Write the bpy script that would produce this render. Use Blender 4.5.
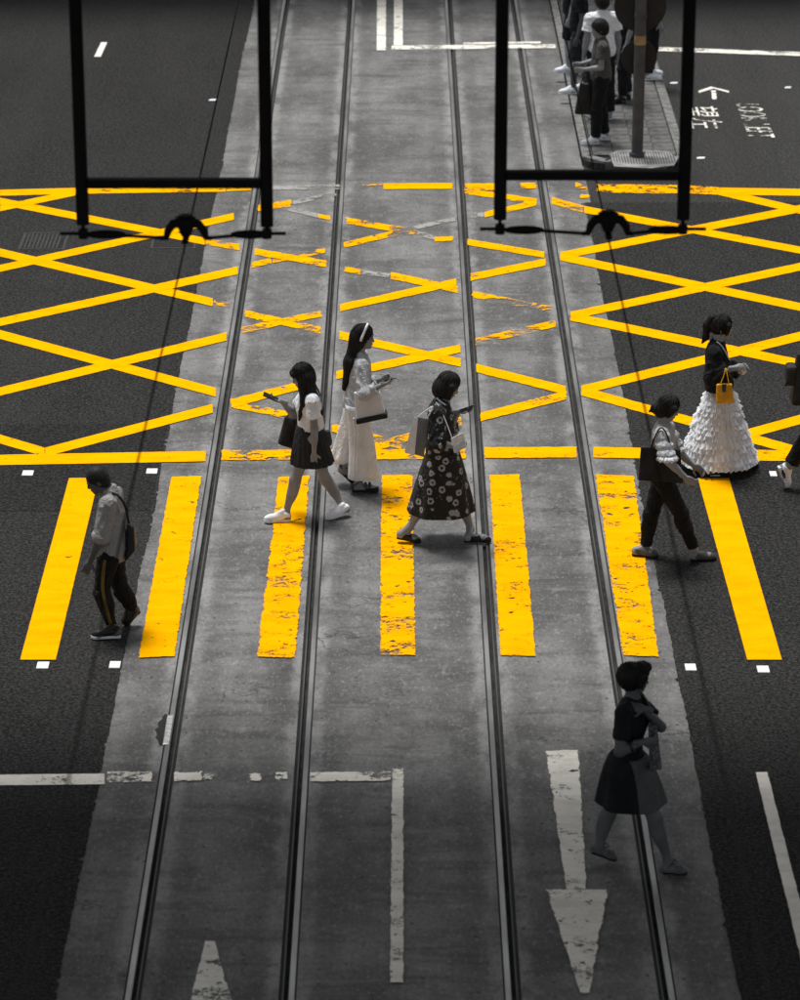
import bpy, bmesh, math, random
import numpy as np

# ------------------------------------------------------------------ camera, light, exposure
PITCH = math.radians(20.5)          # camera looks down the tram street from a high walkway
FOC = 3311.0                        # focal length in pixels of a 1000 px tall picture
CAM_H = 11.19
scene = bpy.context.scene
for o in list(bpy.data.objects):
    bpy.data.objects.remove(o)
COL = scene.collection
cam_d = bpy.data.cameras.new('camera')
cam = bpy.data.objects.new('camera', cam_d)
COL.objects.link(cam)
cam.location = (0, 0, CAM_H)
cam.rotation_euler = (math.radians(90) - PITCH, 0, 0)
cam_d.sensor_fit = 'VERTICAL'
cam_d.sensor_height = 36
cam_d.lens = FOC * 36 / 1000
cam_d.clip_start = 0.5
cam_d.clip_end = 2000
cam_d.dof.use_dof = True
cam_d.dof.focus_distance = 31.5
cam_d.dof.aperture_fstop = 2.6
scene.camera = cam

SUN_EL, SUN_AZ = math.radians(74), math.radians(-35)   # sun high, ahead of the camera and to the left
world = bpy.data.worlds.new('World')
scene.world = world
world.use_nodes = True
wt = world.node_tree
bg = wt.nodes['Background']
sky = wt.nodes.new('ShaderNodeTexSky')
sky.sky_type = 'NISHITA'
sky.sun_disc = False
sky.sun_elevation = SUN_EL
sky.sun_rotation = SUN_AZ
bw = wt.nodes.new('ShaderNodeRGBToBW')                  # overcast: a colourless sky
wt.links.new(sky.outputs[0], bw.inputs[0])
tint = wt.nodes.new('ShaderNodeMix'); tint.data_type = 'RGBA'; tint.inputs[0].default_value = .06
wt.links.new(bw.outputs[0], tint.inputs[6]); wt.links.new(sky.outputs[0], tint.inputs[7])
wt.links.new(tint.outputs[2], bg.inputs[0])
bg.inputs[1].default_value = 0.10
sun_d = bpy.data.lights.new('sun', 'SUN')
sun_d.energy = 2.3
sun_d.angle = math.radians(18)
sun_d.color = (1.0, 0.975, 0.93)
sun = bpy.data.objects.new('sun', sun_d)
COL.objects.link(sun)
sun.rotation_euler = (-(math.pi / 2 - SUN_EL), 0, SUN_AZ * -1)
scene.view_settings.view_transform = 'Standard'
scene.view_settings.look = 'None'
scene.view_settings.gamma = 1
scene.view_settings.use_curve_mapping = False
scene.view_settings.exposure = 0.72
scene.render.engine = 'CYCLES'

# ------------------------------------------------------------------ helpers
SP, CP = math.sin(PITCH), math.cos(PITCH)
def ray(u, v):
    a, b = (u - 400) / FOC, (v - 500) / FOC
    return np.array([a, CP - b * SP, -SP - b * CP])
def G(u, v, z=0.0):
    """point at height z where the sight line through photo pixel (u, v) meets it"""
    d = ray(u, v); t = (z - CAM_H) / d[2]
    return np.array([d[0] * t, d[1] * t, z])
def W(u, v, Y):
    """point on the upright plane at distance Y"""
    d = ray(u, v); t = Y / d[1]
    return np.array([d[0] * t, Y, CAM_H + d[2] * t])
def A(*v): return np.array(v, dtype=float)
def nrm(v): return v / (np.linalg.norm(v) + 1e-9)
rng = np.random.default_rng(7)
random.seed(7)

def mesh_from(name, verts, faces, smooth=False):
    me = bpy.data.meshes.new(name)
    verts = np.asarray(verts, dtype=np.float32)
    if isinstance(faces, np.ndarray):
        n, k = faces.shape
        me.vertices.add(len(verts)); me.vertices.foreach_set('co', verts.ravel())
        me.loops.add(n * k); me.loops.foreach_set('vertex_index', faces.astype(np.int32).ravel())
        me.polygons.add(n)
        me.polygons.foreach_set('loop_start', np.arange(0, n * k, k, dtype=np.int32))
        me.update(calc_edges=True)
    else:
        me.from_pydata([tuple(map(float, v)) for v in verts], [], faces)
        me.update()
    if smooth:
        me.polygons.foreach_set('use_smooth', np.ones(len(me.polygons), dtype=bool))
    return me
def obj(name, me, mat=None, parent=None, loc=None):
    o = bpy.data.objects.new(name, me)
    COL.objects.link(o)
    if mat is not None: me.materials.append(mat)
    if parent is not None: o.parent = parent
    if loc is not None: o.location = loc
    return o
def tag(o, label=None, cat=None, group=None, kind=None):
    if label: o['label'] = label
    if cat: o['category'] = cat
    if group: o['group'] = group
    if kind: o['kind'] = kind
    return o
def empty(name, loc):
    o = bpy.data.objects.new(name, None)
    COL.objects.link(o); o.location = tuple(map(float, loc)); o.empty_display_size = 0.2
    return o

class MB:
    """collects boxes, tubes, prisms; build() links them as one mesh"""
    def __init__(s): s.v = []; s.f = []
    def add(s, v, f):
        n = len(s.v); s.v += [tuple(map(float, p)) for p in v]; s.f += [tuple(i + n for i in q) for q in f]
        return s
    def box(s, lo, hi):
        x0, y0, z0 = lo; x1, y1, z1 = hi
        return s.add([(x0,y0,z0),(x1,y0,z0),(x1,y1,z0),(x0,y1,z0),(x0,y0,z1),(x1,y0,z1),(x1,y1,z1),(x0,y1,z1)],
              [(0,3,2,1),(4,5,6,7),(0,1,5,4),(1,2,6,5),(2,3,7,6),(3,0,4,7)])
    def tube(s, pts, r, n=10, cap=True):
        pts = [np.asarray(p, float) for p in pts]
        rs = r if isinstance(r, (list, tuple)) else [r] * len(pts)
        vs, fs = [], []
        ref = A(0, 0, 1)
        d0 = nrm(pts[1] - pts[0])
        if abs(d0[2]) > .9: ref = A(1, 0, 0)
        for i, p in enumerate(pts):
            d = nrm(pts[min(i + 1, len(pts) - 1)] - pts[max(i - 1, 0)])
            a = nrm(np.cross(d, ref)); b = np.cross(a, d)
            for k in range(n):
                t = 2 * math.pi * k / n
                vs.append(p + rs[i] * (math.cos(t) * a + math.sin(t) * b))
        for i in range(len(pts) - 1):
            for k in range(n):
                fs.append((i*n+k, i*n+(k+1) % n, (i+1)*n+(k+1) % n, (i+1)*n+k))
        if cap:
            fs.append(tuple(range(n - 1, -1, -1))); fs.append(tuple(range((len(pts)-1)*n, len(pts)*n)))
        return s.add(vs, fs)
    def prism(s, pts, off):
        """polygon pts swept by vector off"""
        n = len(pts); off = np.asarray(off, float)
        v = list(pts) + [np.asarray(p) + off for p in pts]
        f = [tuple(range(n - 1, -1, -1)), tuple(range(n, 2 * n))]
        f += [(i, (i+1) % n, n + (i+1) % n, n + i) for i in range(n)]
        return s.add(v, f)
    def build(s, name, mat, parent=None, loc=None, bevel=0, smooth=False, seg=2, org=None):
        v = s.v if org is None else [tuple(np.asarray(p) - org) for p in s.v]
        me = mesh_from(name, v, s.f, smooth)
        bm = bmesh.new(); bm.from_mesh(me); bmesh.ops.recalc_face_normals(bm, faces=bm.faces[:]); bm.to_mesh(me); bm.free()
        o = obj(name, me, mat, parent, loc)
        if bevel:
            m = o.modifiers.new('bevel', 'BEVEL'); m.width = bevel; m.segments = seg; m.limit_method = 'ANGLE'
        return o

# ------------------------------------------------------------------ materials
def new_mat(name):
    m = bpy.data.materials.new(name); m.use_nodes = True
    return m, m.node_tree, m.node_tree.nodes['Principled BSDF']
def N(t, kind, **kw):
    n = t.nodes.new(kind)
    for k, v in kw.items():
        if k in n.inputs: n.inputs[k].default_value = v
        else: setattr(n, k, v)
    return n
def L(t, a, b): t.links.new(a, b)
def math_n(t, op, a, b=None, c=None, clamp=False):
    n = t.nodes.new('ShaderNodeMath'); n.operation = op; n.use_clamp = clamp
    for i, x in enumerate((a, b, c)):
        if x is None: continue
        if isinstance(x, (int, float)): n.inputs[i].default_value = x
        else: L(t, x, n.inputs[i])
    return n.outputs[0]
def noise(t, vec, scale, detail=4, rough=.55, dist=0):
    n = N(t, 'ShaderNodeTexNoise', Scale=scale, Detail=detail, Roughness=rough, Distortion=dist)
    if vec is not None: L(t, vec, n.inputs['Vector'])
    return n.outputs['Fac']
def mapping(t, vec, sc=(1,1,1), loc=(0,0,0)):
    n = N(t, 'ShaderNodeMapping'); n.inputs['Scale'].default_value = sc; n.inputs['Location'].default_value = loc
    L(t, vec, n.inputs['Vector']); return n.outputs[0]
def maprange(t, x, a, b, c=0., d=1., smooth=True):
    n = t.nodes.new('ShaderNodeMapRange'); n.interpolation_type = 'SMOOTHSTEP' if smooth else 'LINEAR'
    L(t, x, n.inputs[0])
    for i, q in enumerate((a, b, c, d)): n.inputs[1 + i].default_value = q
    return n.outputs[0]
def mixf(t, fac, a, b):
    n = t.nodes.new('ShaderNodeMix'); n.data_type = 'RGBA'
    for x, k in ((fac, 0), (a, 6), (b, 7)):
        if isinstance(x, (int, float)):
            n.inputs[k].default_value = x if k == 0 else (x, x, x, 1)
        elif isinstance(x, tuple): n.inputs[k].default_value = (*x, 1)
        else: L(t, x, n.inputs[k])
    return n.outputs[2]
def bump(t, bs, h, strength=.3, dist=.01):
    n = N(t, 'ShaderNodeBump', Strength=strength, Distance=dist); L(t, h, n.inputs['Height']); L(t, n.outputs[0], bs.inputs['Normal'])
def objco(t): return N(t, 'ShaderNodeTexCoord').outputs['Object']

def plain(name, c, rough=.6, var=.25, scale=8., metal=0., bmp=.15, bscale=60., sheen=0., stretch=(1,1,1), spec=.2, wrinkle=0.):
    """cloth, skin, leather, metal: a base colour with mottling and fine relief"""
    m, t, b = new_mat(name)
    if isinstance(c, (int, float)): c = (c, c, c)
    co = mapping(t, objco(t), stretch)
    n = noise(t, co, scale, 5)
    f = maprange(t, n, .3, .7)
    L(t, mixf(t, f, tuple(x * (1 - var) for x in c), tuple(min(1, x * (1 + var)) for x in c)), b.inputs['Base Color'])
    b.inputs['Roughness'].default_value = rough
    b.inputs['Metallic'].default_value = metal
    b.inputs['Specular IOR Level'].default_value = .5 if metal else spec
    if sheen: b.inputs['Sheen Weight'].default_value = sheen
    if wrinkle:
        wn = noise(t, mapping(t, co, (1, 1, .55)), 13, 4, .55, 1.2)
        bump(t, b, math_n(t, 'ADD', math_n(t, 'ABSOLUTE', math_n(t, 'SUBTRACT', wn, .5)), math_n(t, 'MULTIPLY', noise(t, co, bscale, 3), .12)), wrinkle, .10)
    elif bmp: bump(t, b, noise(t, co, bscale, 3), bmp, .01)
    return m

def asphalt(name, c, c2, patch=1.0):
    m, t, b = new_mat(name)
    co = objco(t)
    big = maprange(t, noise(t, co, .35, 5), .3, .7)
    trk = maprange(t, noise(t, mapping(t, co, (1.6, .12, 1)), 1., 4), .35, .7)
    mid = math_n(t, 'MULTIPLY_ADD', trk, .5, math_n(t, 'MULTIPLY', big, .5))
    base = mixf(t, mid, c, c2)
    oil = maprange(t, noise(t, mapping(t, co, (1.1, .5, 1), (31, 4, 0)), .9, 6, .65), .56, .72)
    base = mixf(t, math_n(t, 'MULTIPLY', oil, .55), base, c * .45)
    grit = noise(t, co, 95, 2, .7)
    g2 = maprange(t, grit, .56, .74)
    base = mixf(t, math_n(t, 'MULTIPLY', g2, .5), base, c2 * 2.6)
    g3 = noise(t, co, 34, 5, .85)
    base = mixf(t, math_n(t, 'MULTIPLY', maprange(t, g3, .49, .60), .9), base, c2 * 2.1)
    base = mixf(t, math_n(t, 'MULTIPLY', maprange(t, g3, .49, .38), .9), base, c * .30)
    dark = maprange(t, noise(t, co, 60, 2, .6), .56, .7)
    base = mixf(t, math_n(t, 'MULTIPLY', dark, .45), base, c * .35)
    spots = N(t, 'ShaderNodeTexVoronoi', Scale=2.2); L(t, co, spots.inputs['Vector'])
    sp = maprange(t, spots.outputs['Distance'], .035, .02)
    base = mixf(t, math_n(t, 'MULTIPLY', sp, .5), base, c2 * 2.2)
    L(t, base, b.inputs['Base Color'])
    b.inputs['Roughness'].default_value = .9
    b.inputs['Specular IOR Level'].default_value = .06
    bump(t, b, grit, .6, .012)
    return m

RAILX = [-1.8435, -0.7765, 0.7765, 1.8435]
def concrete(name):
    m, t, b = new_mat(name)
    co = objco(t)
    sx = N(t, 'ShaderNodeSeparateXYZ'); L(t, co, sx.inputs[0])
    big = maprange(t, noise(t, mapping(t, co, (.9, .45, 1)), 1.0, 7, .68), .34, .66)
    base = mixf(t, big, .080, .200)
    # bands of oil and grime across and along the slab
    st = maprange(t, noise(t, mapping(t, co, (.55, 2.6, 1), (3, 7, 0)), 1.3, 7, .68, .6), .46, .70)
    base = mixf(t, math_n(t, 'MULTIPLY', st, .72), base, .050)
    lt = maprange(t, noise(t, mapping(t, co, (.8, 3.5, 1), (13, 2, 0)), 1.1, 7, .7), .56, .74)
    base = mixf(t, math_n(t, 'MULTIPLY', lt, .45), base, .30)
    # distance to the nearest rail: pale mortar just beside it, then a grimy strip
    d = None
    for x in RAILX:
        q = math_n(t, 'ABSOLUTE', math_n(t, 'SUBTRACT', sx.outputs[0], x))
        d = q if d is None else math_n(t, 'MINIMUM', d, q)
    wob = math_n(t, 'MULTIPLY_ADD', noise(t, mapping(t, co, (3, 6, 1)), 1.2, 6, .7), .16, -.08)
    dd = math_n(t, 'ADD', d, wob)
    mort = math_n(t, 'MULTIPLY', maprange(t, dd, .19, .10), maprange(t, noise(t, mapping(t, co, (1.5, .7, 1)), 2.2, 4), .38, .60))
    base = mixf(t, math_n(t, 'MULTIPLY', mort, .52), base, .32)
    grime = math_n(t, 'MULTIPLY', maprange(t, dd, .42, .26), maprange(t, dd, .13, .22))
    base = mixf(t, math_n(t, 'MULTIPLY', grime, .30), base, .06)
    med = noise(t, mapping(t, co, (1, .55, 1), (4, 4, 0)), 9, 6, .72)
    base = mixf(t, math_n(t, 'MULTIPLY', maprange(t, med, .52, .70), .55), base, .07)
    base = mixf(t, math_n(t, 'MULTIPLY', maprange(t, med, .46, .32), .40), base, .30)
    fine = noise(t, mapping(t, co, (1, .5, 1)), 34, 5, .75)
    base = mixf(t, math_n(t, 'MULTIPLY', maprange(t, fine, .53, .68), .7), base, .05)
    base = mixf(t, math_n(t, 'MULTIPLY', maprange(t, fine, .46, .32), .55), base, .34)
    pit = N(t, 'ShaderNodeTexVoronoi', Scale=11.); L(t, mapping(t, co, (1, .8, 1)), pit.inputs['Vector'])
    psel = N(t, 'ShaderNodeSeparateColor'); L(t, pit.outputs['Color'], psel.inputs[0])
    pm = math_n(t, 'MULTIPLY', maprange(t, pit.outputs['Distance'], .20, .10), math_n(t, 'GREATER_THAN', psel.outputs[0], .72))
    base = mixf(t, math_n(t, 'MULTIPLY', pm, .75), base, .035)
    wv = N(t, 'ShaderNodeVectorMath', operation='ADD'); L(t, co, wv.inputs[0])
    nz = N(t, 'ShaderNodeTexNoise', Scale=3., Detail=5.); L(t, co, nz.inputs['Vector']); L(t, nz.outputs['Color'], wv.inputs[1])
    crk = N(t, 'ShaderNodeTexVoronoi', Scale=.42, feature='DISTANCE_TO_EDGE'); L(t, wv.outputs[0], crk.inputs['Vector'])
    cm = math_n(t, 'MULTIPLY', maprange(t, crk.outputs['Distance'], .006, .002), maprange(t, noise(t, co, .8, 3), .48, .60))
    base = mixf(t, math_n(t, 'MULTIPLY', cm, .7), base, .035)
    L(t, base, b.inputs['Base Color'])
    b.inputs['Roughness'].default_value = .75
    b.inputs['Specular IOR Level'].default_value = .3
    bump(t, b, math_n(t, 'ADD', fine, noise(t, co, 150, 2)), .45, .008)
    return m

def paint(name, col, col2, base_wear=0.0):
    """thermoplastic paint with chipped edges; UV map 'uv' holds metres, 'dim' the size, 'wear' the wear"""
    m, t, b = new_mat(name)
    def uv(n):
        q = N(t, 'ShaderNodeUVMap', uv_map=n); s = N(t, 'ShaderNodeSeparateXYZ'); L(t, q.outputs[0], s.inputs[0]); return s.outputs[0], s.outputs[1]
    u, v = uv('uv'); l, w = uv('dim'); wr, jag = uv('wear')
    co = objco(t)
    dx = math_n(t, 'MINIMUM', u, math_n(t, 'SUBTRACT', l, u)); dy = math_n(t, 'MINIMUM', v, math_n(t, 'SUBTRACT', w, v))
    d = math_n(t, 'MINIMUM', dx, dy)
    n1 = noise(t, mapping(t, co, (5, 4, 1)), 1.6, 6, .7)
    n1c = math_n(t, 'SUBTRACT', n1, .42)
    e = math_n(t, 'SUBTRACT', d, math_n(t, 'MULTIPLY', n1c, jag))
    edge = maprange(t, e, -.004, .006)
    # thinned, speckled wear gathered in patches, and a few flakes broken right out
    patch = maprange(t, noise(t, mapping(t, co, (1, 1.5, 1), (5, 9, 0)), 2.1, 4, .6), .36, .66)
    lw = math_n(t, 'MULTIPLY', math_n(t, 'ADD', wr, base_wear), math_n(t, 'MULTIPLY_ADD', patch, 1.35, .25))
    spk = math_n(t, 'MULTIPLY_ADD', noise(t, mapping(t, co, (1, 1.3, 1), (2, 1, 0)), 42, 4, .8), .5, math_n(t, 'MULTIPLY', noise(t, mapping(t, co, (1, 1.1, 1), (8, 3, 0)), 12, 5, .75), .5))
    k1 = maprange(t, math_n(t, 'SUBTRACT', spk, math_n(t, 'MULTIPLY_ADD', lw, .44, .252)), -.04, .06)
    fl = noise(t, mapping(t, co, (1.6, 1.5, 1), (15, 29, 0)), 4.2, 5, .66)
    k2 = maprange(t, math_n(t, 'SUBTRACT', fl, math_n(t, 'MULTIPLY_ADD', wr, .30, .255)), -.02, .035)
    keep = math_n(t, 'MULTIPLY', k1, k2)
    mask = math_n(t, 'MULTIPLY', edge, keep)
    fade = maprange(t, noise(t, mapping(t, co, (1, 2.2, 1)), 2.4, 5, .6), .35, .72)
    c = mixf(t, fade, col, col2)
    grit = noise(t, mapping(t, co, (6, 22, 1)), 4, 4, .75)
    dirt = math_n(t, 'MULTIPLY', maprange(t, grit, .57, .70), maprange(t, noise(t, co, 1.4, 3), .42, .60, .12, .85))
    c = mixf(t, dirt, c, tuple(x * .50 for x in col2))
    L(t, c, b.inputs['Base Color'])
    b.inputs['Roughness'].default_value = .85
    b.inputs['Specular IOR Level'].default_value = .0
    bump(t, b, math_n(t, 'ADD', grit, noise(t, co, 70, 2)), .3, .006)
    tr = N(t, 'ShaderNodeBsdfTransparent'); mx = N(t, 'ShaderNodeMixShader')
    L(t, mask, mx.inputs[0]); L(t, tr.outputs[0], mx.inputs[1]); L(t, b.outputs[0], mx.inputs[2])
    L(t, mx.outputs[0], t.nodes['Material Output'].inputs['Surface'])
    return m

M = {}
M['asph_new'] = asphalt('fresh_asphalt', .0185, .0295)
M['asph_old'] = asphalt('worn_asphalt', .028, .043)
M['asph_dark'] = asphalt('patched_asphalt', .015, .023)
M['conc'] = concrete('tramway_concrete')
M['yellow'] = paint('yellow_road_paint', (.93, .435, .0012), (.84, .36, .001), .022)
M['white'] = paint('white_road_paint', (.85, .83, .77), (.66, .64, .58))
M['ghost'] = paint('faded_road_paint', (.34, .33, .31), (.27, .265, .25), -.02)
M['rail'] = plain('worn_rail_steel', .26, .40, .45, 3., .75, .1, 40, stretch=(1, .2, 1))
M['lip'] = plain('grimy_rail_lip', .05, .6, .4, 3., .2, .1, 40, stretch=(1, .2, 1))
M['groove'] = plain('rail_groove_grime', .028, .9, .4, 6, 0, .3)
M['seam'] = plain('bitumen_joint', .022, .7, .3, 8, 0, .3)
M['black_metal'] = plain('black_painted_steel', .009, .7, .2, 5, spec=.08)
M['wire'] = plain('dark_copper_wire', .005, .85, .2, 5, spec=.04)
M['pole'] = plain('grey_galvanised_pole', (.066, .072, .082), .5, .2, 6)
M['sign_back'] = plain('dark_sign_plate', (.022, .025, .030), .6, .2, 4)
M['stud'] = plain('white_ceramic_stud', .8, .4, .1, 20)
M['kerb'] = plain('kerb_concrete', .16, .8, .35, 9, 0, .4)
M['paver'] = plain('pavement_slab', .085, .8, .45, 6, 0, .4)
M['paver_lt'] = plain('ribbed_pale_slab', .26, .8, .3, 6, 0, .4)
M['shade_bridge'] = plain('shade_bridge_concrete', .30, .8, .2, 1.5, 0, .2)
M['iron'] = plain('cast_iron', .022, .6, .3, 8, .2, .5, 40)

# ------------------------------------------------------------------ ground, tramway, carriageways
def sheet(name, poly, z, mat, parent=None):
    me = mesh_from(name, [(p[0], p[1], z) for p in poly], [tuple(range(len(poly)))])
    return obj(name, me, mat, parent)
tag(sheet('ground', [(-400, -400), (400, -400), (400, 700), (-400, 700)], -.25, M['asph_old']),
    'dark ground under the street reaching the horizon', kind='structure')

Y0S, Y1S = -30., 160.
def wobble(x, y0, y1, step, amp, seed):
    r = np.random.default_rng(seed); ys = np.arange(y0, y1, step); w = 0; pts = []
    for y in ys:
        w = w * .95 + r.normal(0, amp * .25)
        nick = -abs(r.normal(0, amp * 2.4)) if r.random() < .05 else r.normal(0, amp * .30)
        pts.append((x + w + nick, y + r.uniform(-.4, .4) * step))
    return pts
# concrete slab in strips that leave a trench for each rail
slab = MB()
EDGE = .062
xs = [-2.75] + [q for x in RAILX for q in (x - EDGE, x + EDGE)] + [2.75]
for a, b in zip(xs[::2], xs[1::2]):
    slab.box((a, Y0S, -.2), (b, Y1S, 0))
tag(slab.build('tramway_slab', M['conc']), 'stained pale concrete slab carrying the two tram tracks', kind='structure')
# grooved rails: head, groove, keeper lip, bitumen seams
for i, x in enumerate(RAILX):
    s = 1 if i % 2 == 0 else -1            # groove towards the inside of its track
    r = empty('tram_rail', (x, 0, 0))
    tag(r, ['leftmost grooved steel rail of the left tram track', 'right-hand grooved steel rail of the left tram track',
            'left-hand grooved steel rail of the right tram track', 'rightmost grooved steel rail of the right tram track'][i], kind='structure')
    def strip(name, prof, mat):
        pts = [A(s * px, Y0S, pz) for px, pz in prof]
        MB().prism(pts, (0, Y1S - Y0S, 0)).build(name, mat, r)
    strip('rail_head', [(-.052, -.15), (-.052, -.006), (-.047, 0.001), (-.012, 0.001), (-.007, -.006), (-.006, -.15)], M['rail'])
    strip('groove', [(-.006, -.15), (-.006, -.040), (.024, -.040), (.024, -.15)], M['groove'])
    strip('keeper_lip', [(.024, -.15), (.024, -.010), (.027, -.004), (.038, -.004), (.041, -.010), (.041, -.15)], M['lip'])
    strip('outer_seam', [(-.0618, -.15), (-.0618, -.005), (-.052, -.008), (-.052, -.15)], M['seam'])
    strip('inner_seam', [(.041, -.15), (.041, -.012), (.0618, -.005), (.0618, -.15)], M['seam'])

XL, XR = -2.36, 2.345
yR_top = G(590, 202)[1]
left = wobble(XL, Y0S, Y1S, .042, .009, 3)
road = MB()
road.add([(-60, Y0S, .004), (-60, Y1S, .004)] + [(x, y, .004) for x, y in left[::-1]], [tuple(range(2 + len(left)))])
tag(road.build('left_carriageway', M['asph_new']), 'dark asphalt carriageway to the left of the tram tracks', kind='structure')
right = wobble(XR, Y0S, yR_top, .042, .009, 5)
tag(sheet('right_carriageway', right + [(60, yR_top + .25), (60, Y0S)], .004, M['asph_new']),
    'dark asphalt carriageway to the right of the tram tracks', kind='structure')
old = MB(); old.add([(2.42, yR_top - 1, 0.001), (60, yR_top - 1, 0.001), (60, Y1S, 0.001), (2.42, Y1S, 0.001)], [(0, 1, 2, 3)])
tag(old.build('worn_carriageway', M['asph_old']), 'older lighter asphalt carriageway beside the tram stop island', kind='structure')
# darker re-laid strip across the left carriageway at the crossing, and a patch by the island
p = [G(-300, 427), G(142, 424), G(170, 424 + 2), G(160, 511), G(-300, 513)]
pl = [(q[0], q[1]) for q in p]
pl[2] = (XL - .03, pl[1][1]); pl[3] = (XL - .03, pl[3][1])
tag(sheet('asphalt_patch', pl, .0065, M['asph_dark']), 'darker strip of re-laid asphalt across the left carriageway', kind='structure')
q = [G(771, 141), G(900, 141), G(960, 230), G(785, 199)]
tag(sheet('asphalt_patch', [(a[0], a[1]) for a in [G(772, 141), G(900, 141), G(900, 198), G(787, 199)]], .0035, M['asph_old']),
    'squared asphalt patch on the worn carriageway at the right', kind='structure')
cut = MB()
a, b, c, d = G(772, 141), G(787, 199), G(900, 141), G(900, 142.5)
cut.add([a + A(-.02, 0, .0042), b + A(-.02, 0, .0042), b + A(.03, 0, .0042), a + A(.03, 0, .0042)], [(0, 1, 2, 3)])
cut.add([a + A(0.03, -.03, .0042), c + A(0, -.03, .0042), c + A(0, .05, .0042), a + A(.03, .05, .0042)], [(0, 1, 2, 3)])
tag(cut.build('sealed_joint', M['seam']), 'black bitumen joint around the squared asphalt patch', kind='structure')

# ------------------------------------------------------------------ painted markings
def quad_mark(c4, z, mat, wear, jag, parent, name='marking_line'):
    """c4: four ground points a, b, c, d round the marking; a-b is the long side"""
    c4 = [np.asarray(p) for p in c4]
    Ln = (np.linalg.norm(c4[1] - c4[0]) + np.linalg.norm(c4[2] - c4[3])) / 2
    Wd = (np.linalg.norm(c4[3] - c4[0]) + np.linalg.norm(c4[2] - c4[1])) / 2
    n = max(1, min(40, int(Ln / .25)))
    v, f, uv = [], [], []
    for i in range(n + 1):
        t = i / n
        v += [c4[0] * (1 - t) + c4[1] * t, c4[3] * (1 - t) + c4[2] * t]
        uv += [(t * Ln, 0), (t * Ln, Wd)]
    for i in range(n): f.append((2*i, 2*i+2, 2*i+3, 2*i+1))
    v = [(p[0], p[1], z) for p in v]
    me = mesh_from(name, v, f)
    me.materials.append(mat)
    for nm, fn in (('uv', lambda k: uv[k]), ('dim', lambda k: (Ln, Wd)), ('wear', lambda k: (wear, jag))):
        lay = me.uv_layers.new(name=nm)
        for lp in me.loops: lay.data[lp.index].uv = fn(lp.vertex_index)
    me.update()
    if me.polygons[0].normal.z < 0: me.flip_normals()
    o = bpy.data.objects.new(name, me); COL.objects.link(o); o.parent = parent
    return o
def seg(x1, y1, x2, y2, t, wear=.12, jag=.05, parent=None, mat=None, z=None, name='marking_line', t2=None):
    t2 = t2 or t
    if z is None: k = (y2 - y1) / (x2 - x1); z = .0085 + (.0018 if abs(k) < .05 else .0006 if k > 0 else .0012)
    return quad_mark([G(x1, y1 + t/2), G(x2, y2 + t2/2), G(x2, y2 - t2/2), G(x1, y1 - t/2)], z, mat or M['yellow'], wear, jag, parent, name)

bj = empty('box_junction', (0, 0, 0))
tag(bj, 'yellow criss-cross box junction painted across the tracks and both carriageways', kind='structure')
BOX = [
 # outline, far side
 (-60,195,80,191.5,6,.2,.03),(80,191.5,226,189.3,6,.34,.04),(226,189.3,252,188.3,5.5,.42,.06),(362,187.5,383,187,5,.6,.1),(383,187,453,186.5,6,.2,.06),
 (464,187.8,500,187.2,7,.3,.12),(520,186.3,537,186,6,.35,.1),(575,186,588,190,7,.5,.1),(579,197,590,197,4,.4,.1),(596,189,679,190,9,.42,.14),
 (679,190,720,191.5,8,.35,.14),(720,191.8,830,193.5,7,.05,.03),
 # left carriageway
 (0,209,76,193,6,.22,.03),(-60,190,205,242,7,.22,.03),(205,242,240,248,6.5,.46,.08),(-60,282.5,234,217,7,.2,.04),(-60,239,213,303,8,.2,.03),
 (213,303,233,306.5,5,.62,.1),(-60,336,238,271,8,.2,.05),(-60,319,216,393,9,.16,.03),(-60,407,227,337,8.5,.16,.04),(-60,422,45,453,9,.24,.03),
 (45,453,213,409,9,.1,.03),(-60,462,206,457,10.5,.1,.03),
 # left track
 (257,209,292,203.5,7,.3,.16),(318,216.5,331,218.5,4.5,.3,.1),(254,252,327,264.5,7,.3,.12),(251,266,272,261,6,.42,.12),(272,261,326,251,6,.62,.12),
 (244,314,321,331,7.5,.4,.14),(241,331,322,314,7,.42,.12),(230,404.5,302,385.5,9,.25,.12),(232,404.5,304,419,8,.5,.12),(221,456,304,455.5,10.5,.43,.08),
 # between the tracks
 (346,221,416,233,6.5,.45,.12),(434,240,454,239,5,.2,.12),(343,246,402,232,6,.45,.1),(344,269.5,361,272.5,5.5,.4,.1),(390,276,458,290,7.5,.28,.12),
 (340,308.5,457,282.5,7.5,.22,.08),(339,335.5,461,363.5,8.5,.26,.06),(336,376,461,349,8.5,.24,.08),(331,428,402,446,9,.4,.1),(374,448,462,421.5,9,.38,.12),(330,455.5,466,454.5,10.5,.36,.08),
 # right track
 (464,191.5,537,202,6,.42,.1),(484,215.5,537,203,6,.3,.08),(467,242.5,545,255.5,6.5,.22,.08),(470,278,546,262.5,7.5,.34,.08),(471,294.5,553,310.5,7,.5,.12),
 (475,342.5,556,324,7.5,.46,.1),(476,368.5,566,391,9,.2,.08),(480,418,567,395.5,9,.3,.08),(484,453.5,577,453,11,.24,.06),
 # right carriageway
 (551,201,584,210,7.5,.42,.14),(584,210,830,256.5,7,.22,.03),(560,256.5,830,203.3,7.5,.2,.04),(560,257,830,314,8,.2,.04),(718,192,830,218,7,.05,.03),
 (570,316.5,830,261,8,.22,.06),(570,317,830,370.5,8.5,.18,.05),(581,391,830,329.5,9,.22,.04),(581,391.5,830,461,9.5,.2,.05),(688,451,830,412,9.5,.2,.03),(593,453,830,457.5,11,.3,.06)]
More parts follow.
